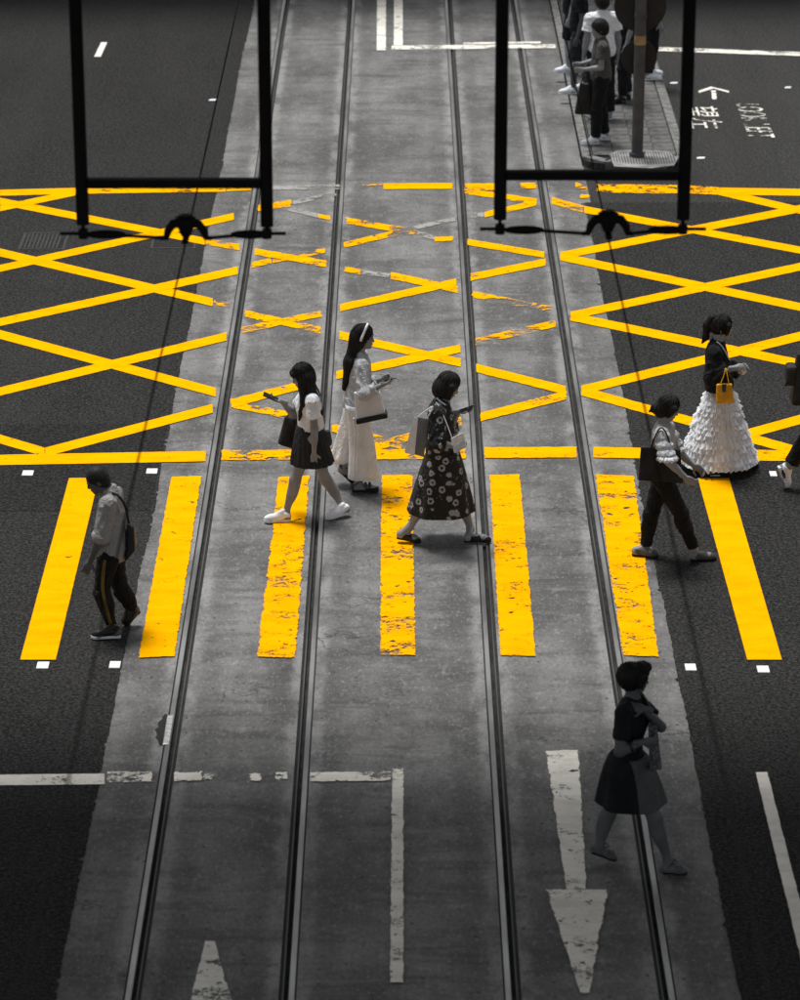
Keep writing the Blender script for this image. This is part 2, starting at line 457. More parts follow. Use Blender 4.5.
for s in BOX:                      # lines that leave the picture run on to the edge of the box
    x1, y1, x2, y2 = s[:4]; k = (y2 - y1) / (x2 - x1)
    if x1 == -60 and not (y1 > 400 and k > .2): x1, y1 = -190, y1 + k * -130
    if x2 == 830: x2, y2 = 990, y2 + k * 160
    seg(x1, y1, x2, y2, *s[4:], parent=bj)
for s in [(270,188.3,340,187.3,5,.42,.12),(292,203.5,337,193.5,5,.55,.12),(288,209,320,216.5,5,.45,.1),(361,272.5,391,276.5,5,.45,.1),(402,231,456,219,4.5,.6,.1),(416,233,436,239,5,.5,.1),(510,302,540,308,6,.45,.1),(470,217,486,214.5,5,.55,.1)]:
    seg(*s, parent=bj, mat=M['ghost'], z=.0075, name='faded_line')

cr = empty('pedestrian_crossing', (0, 0, 0))
tag(cr, 'signal crossing of broad yellow stripes laid across the street', kind='structure')
for (tl, tr_, br, bl, wear, jag) in [((69,479),(99,479),(56,661),(20,661),.16,.015),((171,477.5),(202,477),(175,657.5),(138,659),.22,.06),
     ((278,478),(310,476),(296,659),(256.5,658),.30,.10),((381,476),(413,475.5),(416,656.5),(379.5,656),.36,.07),((489,476),(520,475),(536.5,657.5),(500,656.5),.28,.06),
     ((594.5,475),(634.5,477),(659,658),(622.5,656.5),.32,.07),((697.5,479),(729,479),(782,661),(747,661),.02,.012)]:
    quad_mark([G(*tl), G(*bl), G(*br), G(*tr_)], .0125, M['yellow'], wear, jag, cr, 'crossing_stripe')

for k in (1, 2):                   # the next stripes, outside the picture
    for a, b, c, d, s in (((69,479),(99,479),(56,661),(20,661),-1), ((697.5,479),(729,479),(782,661),(747,661),1)):
        o = s * 103 * k; p = s * 121 * k
        quad_mark([G(a[0]+o,a[1]), G(d[0]+p,d[1]), G(c[0]+p,c[1]), G(b[0]+o,b[1])], .0125, M['yellow'], .12, .015, cr, 'crossing_stripe')
# white lane markings
wl = empty('lane_markings', (0, 0, 0))
tag(wl, 'white stop lines and lane lines painted on the street', kind='structure')
WM = [(-40,781.5,105,780,11,.3,.02),(107,778,153,777.5,11,.40,.08),(174,777.5,203,777,10,.42,.16),(203,778,216,778,8,.6,.16),(247,778.5,263,778,9,.45,.16),(274,777.5,288,777,9,.42,.16),
      (309,778,392,777,10,.40,.07),(391,48.2,556,46.8,4,.38,.06),(463,44,541,43,2,.35,.05),(655,49.5,840,56,4,.36,.06)]
for s in WM: seg(*s, parent=wl, mat=M['white'])
for c4, wear, jag in [(((391.5,769.5),(389.5,984),(404,984),(404,769.5)),.34,.05),(((377,-30),(376.5,51),(386,51),(386.5,-30)),.3,.03),(((394,-30),(393.5,46),(403,46),(403,-30)),.3,.03),
      (((101,43),(94,57.5),(101,57.5),(107.5,43)),.05,.02),(((755,773.5),(822,1050),(838,1050),(767.5,773)),.1,.03),(((80,110),(76,120),(79,120),(83,110)),.1,.05)][:5]:
    quad_mark([G(*p) for p in c4], .012, M['white'], wear, jag, wl)
def arrow(label, shaft, head):
    o = empty('lane_arrow', (0, 0, 0)); tag(o, label, kind='structure')
    quad_mark([G(*p) for p in shaft], .012, M['white'], .32, .07, o, 'arrow_shaft')
    a, b, t = [G(*p) for p in head]
    n = 6
    quad_mark([a, t + (a - b) * .07, t - (a - b) * .07, b], .0124, M['white'], .34, .07, o, 'arrow_head')
arrow('worn white arrow pointing towards the viewer on the right track', [(545,752),(566,891),(587,891),(579,750.5)], [(545,890.5),(609,890.5),(585,995)])
arrow('worn white arrow at the bottom edge on the left track, tip only', [(200,1200),(197,1052),(224,1052),(230,1200)], [(177,1052),(248,1052),(210,942)])

# painted warning on the worn carriageway: characters read from the island
def ground_text(body, origin, size, sx, wear, name, label):
    cu = bpy.data.curves.new(name, 'FONT'); cu.body = body; cu.size = 1.0
    tmp = bpy.data.objects.new('tmp_text', cu); COL.objects.link(tmp)
    bpy.context.view_layer.update()
    me = bpy.data.meshes.new_from_object(tmp.evaluated_get(bpy.context.evaluated_depsgraph_get()))
    bpy.data.objects.remove(tmp)
    co = np.zeros(len(me.vertices) * 3, dtype=np.float32); me.vertices.foreach_get('co', co); co = co.reshape(-1, 3)
    lo, hi = co.min(0), co.max(0)
    w = (co - lo) / np.maximum(hi - lo, 1e-6)
    out = np.zeros_like(co)
    out[:, 0] = origin[0] + w[:, 1] * size          # letter tops point away from the island
    out[:, 1] = origin[1] - w[:, 0] * sx            # text runs towards the viewer
    out[:, 2] = .0095
    me.vertices.foreach_set('co', out.ravel())
    for nm, val in (('uv', (1, 1)), ('dim', (2, 2)), ('wear', (wear, .02))):
        lay = me.uv_layers.new(name=nm)
        for lp in me.loops: lay.data[lp.index].uv = val
    me.materials.clear(); me.materials.append(M['white']); me.update()
    return tag(obj(name, me), label, kind='structure')
o1 = G(690, 108); ground_text('\u671b\u5de6', (G(689, 118)[0] - .02, G(700, 107)[1]), .46, G(700, 107)[1] - G(700, 129)[1], .40, 'road_lettering', 'white painted characters warning walkers to look left')
ground_text('LOOK LEFT', (G(737, 105)[0] - .02, G(740, 104.5)[1]), .36, G(740, 104.5)[1] - G(750, 138)[1], .62, 'road_lettering', 'flaking white LOOK LEFT lettering on the worn carriageway')
ar = empty('direction_arrow', (0, 0, 0)); tag(ar, 'small white arrow painted beyond the look left lettering', kind='structure')
quad_mark([G(699, 93.5), G(713.5, 89), G(711, 87), G(698, 91.5)], .0095, M['white'], .12, .03, ar, 'arrow_head')
quad_mark([G(713, 89), G(729, 93.5), G(729, 91.5), G(710, 87)], .0099, M['white'], .12, .03, ar, 'arrow_head')
quad_mark([G(710.5, 91), G(712, 100), G(717, 100), G(716, 91)], .0104, M['white'], .3, .05, ar, 'arrow_shaft')

# reflective studs beside the crossing
for u, v, wpx, lab in [(28,474.2,11,'white stud in front of the leftmost stripe, nearer the box junction'),(152,472.3,11,'white stud beyond the man in the grey shirt'),
     (43,666.5,12,'white stud at the near end of the leftmost stripe'),(115,666,11,'white stud on dark asphalt below the man in the grey shirt'),
     (714.5,474.3,10,'white stud under the hem of the tiered white skirt'),(773,475,7,'white stud beside the striped trainer at the right edge'),
     (690.5,668.5,11,'white stud right of the woman with two-tone skirt'),(763,670.5,12,'white stud at the near end of the rightmost stripe'),
     (701,160,0,''),]:
    if not lab: continue
    c = G(u, v); s = np.linalg.norm(G(u + wpx/2, v) - G(u - wpx/2, v)) / 2
    e = MB().prism([(-s, -.07, 0), (s, -.07, 0), (s, .07, 0), (-s, .07, 0)], (0, 0, .012)).build('road_stud', M['stud'], loc=(c[0], c[1], .0045), bevel=.004)
    tag(e, lab, 'stud', 'white studs edging the crossing')

# covers and cracks in the left carriageway
for (u0, v0, u1, v1), lab in [((18,233,70,250),'faint ribbed drain grate in the asphalt left of the frame post'),((150,236,198,249),'square cover outlined under the left wire hanger')]:
    a, b = G(u0, v1), G(u1, v0)
    c = (a + b) / 2; hx, hy = abs(b[0] - a[0]) / 2, abs(b[1] - a[1]) / 2
    root = empty('drain_cover', (c[0], c[1], .0045)); tag(root, lab, 'drain cover')
    fr = MB()
    for q in (((-hx, -hy, 0), (hx, -hy + .03, .004)), ((-hx, hy - .03, 0), (hx, hy, .004)), ((-hx, -hy + .03, 0), (-hx + .03, hy - .03, .004)), ((hx - .03, -hy + .03, 0), (hx, hy - .03, .004))):
        fr.box(*q)
    fr.build('frame', M['iron'], root)
    MB().box((-hx + .03, -hy + .03, 0), (hx - .03, hy - .03, .002)).build('plate', M['asph_new'], root)
    if u0 == 18:
        for i in range(9):
            x = -hx + .06 + i * (2 * hx - .12) / 9
            MB().box((x, -hy + .06, .002), (x + .022, hy - .06, .005)).build('rib', M['iron'], root)
cr_pts = [(22, 303), (34, 306), (46, 311), (58, 315), (70, 317), (74, 309)]
ck = MB()
for (a, b), (c, d) in zip(cr_pts, cr_pts[1:]):
    p, q = G(a, b, .0062), G(c, d, .0062); n_ = nrm(np.cross(q - p, A(0, 0, 1))) * .012
    ck.add([p - n_, q - n_, q + n_, p + n_], [(0, 1, 2, 3)])
tag(ck.build('road_crack', M['seam']), 'thin dark crack in the asphalt beside a yellow line', kind='structure')
# chipped joint on the leftmost rail
jp = empty('rail_joint', (RAILX[0] - .04, G(163, 730)[1], 0)); tag(jp, 'bright worn joint on the leftmost rail beside a dark hole', 'rail joint')
l = abs(G(160, 716)[1] - G(160, 745)[1]) / 2
MB().box((-.025, -l, .0015), (.022, l, .006)).build('plate', plain('bright_steel', .6, .35, .3, 20, .6), jp, bevel=.003)
hole = [(-.05 - .05 * math.sin(math.pi * k / 12) * (1 + .3 * math.sin(k * 2.3)), l * (1.1 - 2.2 * k / 12), .0018) for k in range(13)] + [(-.03, -l * 1.1, .0018), (-.03, l * 1.1, .0018)]
jm = mesh_from('chipped_hole', hole, [tuple(range(len(hole)))]); obj('chipped_hole', jm, M['seam'], jp)

# ------------------------------------------------------------------ tram stop island
IZ = .13
ix0, ix1 = G(581, 150, IZ)[0], G(689, 160, IZ)[0]
iy0, iy1 = G(640, 171)[1], 75.
isl = empty('tram_stop_island', (0, 0, 0)); tag(isl, 'raised narrow tram stop island with kerbs and small paving slabs', kind='structure')
cc = .28
outline = [(ix0 + cc, iy0), (ix1 - cc, iy0), (ix1 - .08, iy0 + .1), (ix1, iy0 + cc), (ix1, iy1), (ix0, iy1), (ix0, iy0 + cc), (ix0 + .08, iy0 + .1)]
MB().prism([A(x, y, .002) for x, y in outline], (0, 0, IZ - .035)).build('island_core', M['asph_old'], isl)
def kerb(x0, y0, x1, y1, w=.13):
    d = nrm(A(x1 - x0, y1 - y0, 0)); n_ = A(-d[1], d[0], 0) * w
    a, b = A(x0, y0, .003) + d * .004, A(x1, y1, .003) - d * .004
    MB().prism([a, b, b + n_, a + n_], (0, 0, IZ - .003)).build('kerb_stone', M['kerb'], isl, bevel=.012)
kerb(ix0 + cc, iy0 - .004, ix1 - cc, iy0 - .004)
kerb(ix1 - cc, iy0 - .004, ix1 - .004, iy0 + cc); kerb(ix0 + .004, iy0 + cc, ix0 + cc, iy0 - .004)
y = iy0 + cc
while y < 56:
    kerb(ix1, y, ix1, min(y + .9, 57)); kerb(ix0, min(y + .9, 57), ix0, y); y += .9
px0, px1 = ix0 + .145, ix1 - .145
nx = 4; dx = (px1 - px0) / nx; dy = .42
pole = G(637, 157, IZ)
slab_me = None
y = iy0 + .36
tile = MB().prism([(-dx/2 + .003, -dy/2 + .003, 0), (dx/2 - .003, -dy/2 + .003, 0), (dx/2 - .003, dy/2 - .003, 0), (-dx/2 + .003, dy/2 - .003, 0)], (0, 0, .03))
tm = mesh_from('paving_slab', tile.v, tile.f); tm.materials.append(M['paver'])
tm2 = tm.copy(); tm2.materials.clear(); tm2.materials.append(plain('paving_slab_pale', .10, .8, .4, 6, 0, .4))
row = 0
while y < 56:
    for k in range(nx):
        o = bpy.data.objects.new('paving_slab', tm2 if random.random() < .35 else tm); COL.objects.link(o); o.parent = isl
        o.location = (px0 + (k + .5) * dx, y + dy / 2, IZ - .034 + random.uniform(-.0015, .0015))
    y += dy
# ribbed pad at the foot of the pole
pad = [G(u, v, IZ) for u, v in [(609, 155), (617, 151), (640, 150.5), (668, 152), (678, 159), (674, 166), (650, 169), (614, 167)]]
pc = sum(pad) / len(pad)
padr = MB().prism([A(p[0], p[1], IZ + .002) for p in pad], (0, 0, .010)).build('ribbed_pad', M['paver_lt'], isl)
for i in range(24):
    x = pc[0] - .44 + i * .036
    t_ = max(0., 1 - ((x - pc[0]) / .5) ** 2) ** .5 * .34
    MB().box((x, pc[1] - t_, IZ + .012), (x + .014, pc[1] + t_, IZ + .017)).build('rib', M['paver'], padr)

sp = empty('sign_post', (pole[0], pole[1], IZ + .012)); tag(sp, 'grey post with two round sign plates standing on the island', 'sign post')
MB().tube([(0, 0, 0), (0, 0, 3.4)], .075, 20).build('post', M['pole'], sp, smooth=False)
MB().tube([(0, 0, 0), (0, 0, .05)], .10, 20).build('base_collar', M['pole'], sp)
MB().tube([(0, 0, 1.50), (0, 0, 1.62)], .0775, 20).build('reflective_band', plain('tan_band', (.30, .22, .12), .5), sp)
MB().tube([(0, 0, 1.85), (0, 0, 1.90)], .082, 20).build('clamp_band', M['pole'], sp)
for z, r in ((1.30, .235), (1.98, .34)):
    d = MB().tube([(0, .10, z), (0, .112, z)], r, 40).build('sign_plate', M['sign_back'], sp)
    MB().box((-.03, .072, z - .04), (.03, .0995, z + .04)).build('bracket', M['pole'], d)

# ------------------------------------------------------------------ footbridges overhead (unseen, added to shade the near and far street)
def shade_bridge(label, y0, y1, z, x=16):
    root = empty('shade_footbridge', (0, (y0 + y1) / 2, 0)); tag(root, label, 'shade_footbridge')
    h = (y1 - y0) / 2
    MB().box((-x, -h, z), (x, h, z + .5)).build('deck', M['shade_bridge'], root, bevel=.03)
    for s in (-1, 1):
        MB().box((-x, s * h - .1, z + .51), (x, s * h + .1, z + 1.6)).build('parapet', M['shade_bridge'], root, bevel=.03)
        for q in (-1, 1):
            MB().box((q * 13 - .5, s * h * .6 - .5, -.2), (q * 13 + .5, s * h * .6 + .5, z - .005)).build('pillar', M['shade_bridge'], root, bevel=.05)
BZ = 9.0
shade_bridge('broad concrete footbridge added unseen above the street for shade, from which both wire frames hang', 15.0, 26.6, BZ)  # out of view; added to darken the near ground, also carries the wire frames
shade_bridge('concrete footbridge added out of view to shade the far end of the street', 54, 72, 7.4)  # out of view; added only to darken the far ground

# ------------------------------------------------------------------ trolley wires and their hanging frames
FY = 19.8
def support(label, p0, p1, bar_v, rod_l, rod_r, rod_v, hub_u):
    a, b = W(*p0, FY), W(*p1, FY)
    bar_z = W(p0[0], bar_v, FY)[2]; rod_z = W(hub_u, rod_v, FY)[2]
    hx = W(hub_u, rod_v, FY)[0]
    root = empty('wire_support_frame', (hx, FY, BZ)); tag(root, label, 'wire support')
    org = A(hx, FY, BZ)
    for p in (a, b):
        ps = MB().tube([(p[0], FY, BZ - .003), (p[0], FY, p[2])], .040, 20).build('post', M['black_metal'], root, org=org)
        MB().tube([(p[0], FY, p[2]), (p[0], FY, rod_z - .005)], .012, 10).build('stem', M['black_metal'], ps, org=org)
        MB().tube([(p[0], FY, rod_z - .03), (p[0], FY, rod_z + .03)], .03, 12).build('clamp', M['black_metal'], ps, org=org)
        MB().tube([(p[0], FY, BZ - .02), (p[0], FY, BZ - .003)], .11, 16).build('flange', M['black_metal'], ps, org=org)
    MB().box((a[0] + .038, FY - .03, bar_z - .028), (b[0] - .038, FY + .03, bar_z + .028)).build('crossbar', M['black_metal'], root, org=org)
    xl, xr = W(rod_l, rod_v, FY)[0], W(rod_r, rod_v, FY)[0]
    sag = .03
    for x0, x1, px in ((xl, hx - .13, a[0]), (hx + .13, xr, b[0])):
        inner = hx - .13 if x0 == xl else hx + .13
        outer = x0 if x0 == xl else x1
        rd = MB().tube([(outer, FY, rod_z), (px, FY, rod_z), ((px + inner) / 2, FY, rod_z - .012), (inner, FY, rod_z - sag)], .011, 10).build('span_rod', M['black_metal'], root, org=org)
        c = px + (inner - px) * .28
        pts, rs = [], []
        for k in range(9):
            t = k / 8; pts.append((c + (t - .5) * .24, FY, rod_z - .006)); rs.append(.012 + .017 * math.sin(math.pi * t) ** .6)
        MB().tube(pts, rs, 12).build('insulator', M['black_metal'], rd, org=org)
    arch = [(hx - .16, FY, rod_z - sag), (hx - .125, FY, rod_z - .028), (hx - .11, FY, rod_z + .02), (hx - .08, FY, rod_z + .06), (hx, FY, rod_z + .075), (hx + .08, FY, rod_z + .06), (hx + .11, FY, rod_z + .02), (hx + .125, FY, rod_z - .028), (hx + .16, FY, rod_z - sag)]
    y = MB().tube(arch, [.014, .02, .026, .03, .034, .03, .026, .02, .014], 12).build('hanger_yoke', M['black_metal'], root, org=org)
    MB().tube([(hx, FY, rod_z + .12), (hx, FY, rod_z + .10), (hx, FY, rod_z + .06), (hx, FY, rod_z - .015)], [.035, .065, .06, .03], 16).build('hub', M['black_metal'], y, org=org)
    MB().box((hx - .02, FY - .12, rod_z - .035), (hx + .02, FY + .12, rod_z - .0155)).build('wire_clamp', M['black_metal'], y, bevel=.004, org=org)
    return A(hx, FY, rod_z - .043)
h1 = support('left black U-shaped frame hanging above the left track with wire hanger', (83, 224), (267, 226), 183, 60, 286, 233.5, 186)
h2 = support('right black U-shaped frame hanging above the right track with wire hanger', (500, 219), (683, 219), 175, 480, 706, 229, 608)
for h, lab in ((h1, 'thin dark overhead trolley wire above the left track'), (h2, 'thin dark overhead trolley wire above the right track')):
    pts = []
    for k in range(41):
        y = -12 + k * 4.0
        pts.append((0, y - FY, 0))
    o = MB().tube(pts, .0058, 8).build('trolley_wire', M['wire'], loc=(h[0], FY, h[2]))
    tag(o, lab, 'overhead wire')

# ------------------------------------------------------------------ people: smooth distance fields turned into one skin
class Field:
    def __init__(s): s.p = []; s.sub = []; s.cuts = []; s.noise = None
    def cap(s, a, b, ra, rb=None, k=.03, flat=False):
        s.p.append(('c', np.asarray(a, float), np.asarray(b, float), ra, ra if rb is None else rb, k, flat)); return s
    def ell(s, c, r, ax=None, k=.03):
        s.p.append(('e', np.asarray(c, float), np.eye(3) if ax is None else np.asarray(ax, float), np.asarray(r, float), k)); return s
    def carve(s, c, r, ax=None, k=.01):
        s.sub.append(('e', np.asarray(c, float), np.eye(3) if ax is None else np.asarray(ax, float), np.asarray(r, float), k)); return s
    def cut(s, o, n): s.cuts.append((np.asarray(o, float), nrm(np.asarray(n, float)))); return s
    @staticmethod
    def bounds(q):
        if q[0] == 'c':
            r = max(q[3], q[4]); return np.minimum(q[1], q[2]) - r, np.maximum(q[1], q[2]) + r
        e = np.abs(q[2].T) @ q[3]; return q[1] - e, q[1] + e
    @staticmethod
    def dist(q, P):
        if q[0] == 'c':
            _, a, b, ra, rb, k, flat = q
            ab = b - a; L2 = ab @ ab + 1e-12
            t = ((P - a) @ ab) / L2
            tc = np.clip(t, 0, 1)
            dv = P - a - tc[..., None] * ab
            if flat:
                dv2 = P - a - t[..., None] * ab
                d = np.sqrt((dv2 ** 2).sum(-1)) - (ra + (rb - ra) * tc)
                Ln = math.sqrt(L2)
                return np.maximum(d, np.maximum(-t, t - 1) * Ln)
            return np.sqrt((dv ** 2).sum(-1)) - (ra + (rb - ra) * tc)
        _, c, ax, r, k = q
        l = (P - c) @ ax.T
        k0 = np.sqrt(((l / r) ** 2).sum(-1)); k1 = np.sqrt(((l / r ** 2) ** 2).sum(-1)) + 1e-9
        return k0 * (k0 - 1) / k1
    def mesh(s, vox):
        bl = [s.bounds(q) for q in s.p]
        lo = np.min([b[0] for b in bl], 0) - 3 * vox; hi = np.max([b[1] for b in bl], 0) + 3 * vox
        n = np.ceil((hi - lo) / vox).astype(int) + 1
        D = np.full(n, .08, dtype=np.float32)
        axs = [lo[i] + np.arange(n[i]) * vox for i in range(3)]
        def region(b, pad):
            i0 = np.clip(((b[0] - pad - lo) / vox).astype(int), 0, n - 1); i1 = np.clip(np.ceil((b[1] + pad - lo) / vox).astype(int) + 1, 1, n)
            sl = tuple(slice(a, b_) for a, b_ in zip(i0, i1))
            P = np.stack(np.meshgrid(*[axs[i][sl[i]] for i in range(3)], indexing='ij'), -1)
            return sl, P
        for q, b in zip(s.p, bl):
            k = q[5] if q[0] == 'c' else q[4]
            sl, P = region(b, k + 2.5 * vox)
            d = s.dist(q, P).astype(np.float32)
            o = D[sl]
            h = np.clip(.5 + .5 * (o - d) / k, 0, 1)
            D[sl] = o + (d - o) * h - k * h * (1 - h)
        for q in s.sub:
            sl, P = region(s.bounds(q), q[4] + 2 * vox)
            if min(D[sl].shape) == 0: continue
            D[sl] = np.maximum(D[sl], -s.dist(q, P))
        if s.noise is not None or s.cuts:
            P = np.stack(np.meshgrid(*axs, indexing='ij'), -1)
            if s.noise is not None:
                near = np.abs(D) < .04
                D[near] += s.noise(P[near]).astype(np.float32)
            for o, nn in s.cuts: D = np.maximum(D, ((P - o) @ nn).astype(np.float32))
        return surface_nets(D, lo, vox)

def surface_nets(D, lo, vox):
    D = np.pad(D, 1, constant_values=.08); lo = lo - vox
    S = D < 0
    nx, ny, nz = D.shape
    acc = np.zeros((nx-1, ny-1, nz-1), dtype=np.int8)
    for i in (0, 1):
        for j in (0, 1):
            for k in (0, 1): acc += S[i:nx-1+i, j:ny-1+j, k:nz-1+k]
    act = (acc > 0) & (acc < 8)
    idx = np.full(act.shape, -1, dtype=np.int64)
    ii = np.argwhere(act); idx[act] = np.arange(len(ii))
    cor = np.array([[i, j, k] for i in (0, 1) for j in (0, 1) for k in (0, 1)])
    val = np.stack([D[ii[:, 0]+c[0], ii[:, 1]+c[1], ii[:, 2]+c[2]] for c in cor], 1)
    pos = np.zeros((len(ii), 3)); cnt = np.zeros(len(ii))
    for a in range(8):
        for b in range(a + 1, 8):
            if np.abs(cor[a] - cor[b]).sum() != 1: continue
            va, vb = val[:, a], val[:, b]
            m = (va < 0) != (vb < 0)
            t = np.where(m, va / np.where(m, va - vb, 1), 0)
            p = cor[a] + t[:, None] * (cor[b] - cor[a])
            pos[m] += p[m]; cnt[m] += 1
    V = (ii + pos / cnt[:, None]) * vox + lo
    F = []
    for ax in range(3):
        sl0 = [slice(None)] * 3; sl1 = [slice(None)] * 3
        sl0[ax] = slice(0, -1); sl1[ax] = slice(1, None)
        s0, s1 = S[tuple(sl0)], S[tuple(sl1)]
        e = np.argwhere(s0 != s1)
        o1, o2 = (ax + 1) % 3, (ax + 2) % 3
        e = e[(e[:, o1] > 0) & (e[:, o2] > 0)]
        sgn = s0[e[:, 0], e[:, 1], e[:, 2]]
        def cell(d1, d2):
            c = e.copy(); c[:, o1] -= d1; c[:, o2] -= d2
            return idx[c[:, 0], c[:, 1], c[:, 2]]
        q = np.stack([cell(1, 1), cell(0, 1), cell(0, 0), cell(1, 0)], 1)
        q[~sgn] = q[~sgn][:, ::-1]
        F.append(q)
    return V, np.concatenate(F)

def merge(parts):
    vs, fs, n = [], [], 0
    for v, f in parts:
        vs.append(v); fs.append(f + n); n += len(v)
    return np.concatenate(vs), np.concatenate(fs)

def folds(amp, f=(38, 38, 30), seed=0, stretch_z=1.0):
    r = np.random.default_rng(seed); K = r.normal(0, 1, (7, 3)) * np.array(f); ph = r.uniform(0, 6.28, 7)
    def fn(P):
        a = sum(np.sin(P @ K[i] + ph[i] + 1.3 * np.sin(P @ K[(i + 3) % 7] * .6)) for i in range(7)) / 7
        return amp * (np.abs(a) * 2.2 - .55)
    return fn
def strands(c, amp, seed=0, n=46):
    def fn(P):
        q = P - c; th = np.arctan2(q[..., 1], q[..., 0])
        return amp * (np.sin(th * n * .5 + q[..., 2] * 6) * .6 + np.sin(th * n + 2.1 + seed + q[..., 2] * 9) * .4)
    return fn

def frame(f, u=A(0, 0, 1)):
    f = nrm(np.asarray(f, float)); s = nrm(np.cross(u, f)); return f, s, np.cross(f, s)   # forward, left, up

def head_prims(F, c, fr, k=1.0, core=False):
    f, s, u = fr; ax = np.array([f, s, u])
    def P(a, b, d): return c + k * (a * f + b * s + d * u)
    F.ell(P(-.008, 0, .018), np.array([.098, .077, .102]) * k, ax, .02)
    F.ell(P(.028, 0, -.045), np.array([.064, .056, .072]) * k, ax, .03)
    if core: return
    F.ell(P(.066, 0, -.098), np.array([.024, .026, .02]) * k, ax, .025)
    F.cap(P(.086, 0, .008), P(.103, 0, -.030), .009 * k, .013 * k, .014)
    F.ell(P(.095, 0, -.034), np.array([.014, .018, .009]) * k, ax, .008)
    F.ell(P(.088, 0, -.062), np.array([.012, .024, .007]) * k, ax, .006)
    F.ell(P(.085, 0, -.074), np.array([.012, .02, .007]) * k, ax, .006)
    for e in (-1, 1):
        F.ell(P(.079, e * .032, .018), np.array([.016, .026, .009]) * k, ax, .012)
        F.ell(P(.060, e * .042, -.028), np.array([.022, .022, .024]) * k, ax, .025)
        F.ell(P(-.012, e * .079, -.012), np.array([.024, .010, .034]) * k, ax, .010)
        F.carve(P(.092, e * .033, -.002), np.array([.014, .017, .009]) * k, ax)

def hand_prims(F, w, d, n, side, curl=.5, k=1.0, spread=.0):
    """w wrist, d towards the fingers, n palm normal, side +1/-1 places the thumb"""
    d = nrm(d); n = nrm(n - d * (n @ d)); l = np.cross(d, n) * side
    ax = np.array([d, l, n])
    F.ell(w + k * .05 * d, np.array([.052, .040, .017]) * k, ax, .012)
    F.cap(w - .05 * d, w + .02 * d, .025 * k, .024 * k, .015)
    for i, (off, ln) in enumerate(((.030, .068), (.0105, .076), (-.0095, .071), (-.029, .056))):
        p = w + k * (.088 * d + off * l)
        ang = .15 + spread * 0
        dirn = nrm(d + .10 * (off / .03) * l)
        for j, fr_ in enumerate((.44, .31, .25)):
            ang += curl * (.55, .75, .55)[j]
            q = p + k * ln * fr_ * (math.cos(ang) * dirn + math.sin(ang) * n)
            F.cap(p, q, (.0092, .0083, .0075)[j] * k, (.0083, .0075, .0065)[j] * k, .005); p = q
    p = w + k * (.026 * d + .030 * l); q = p + k * .045 * nrm(.62 * d + .72 * l + .35 * n); F.cap(p, q, .0125 * k, .0105 * k, .010)
    F.cap(q, q + k * .032 * nrm(.85 * d + .2 * l + .5 * n), .0102 * k, .0080 * k, .005)

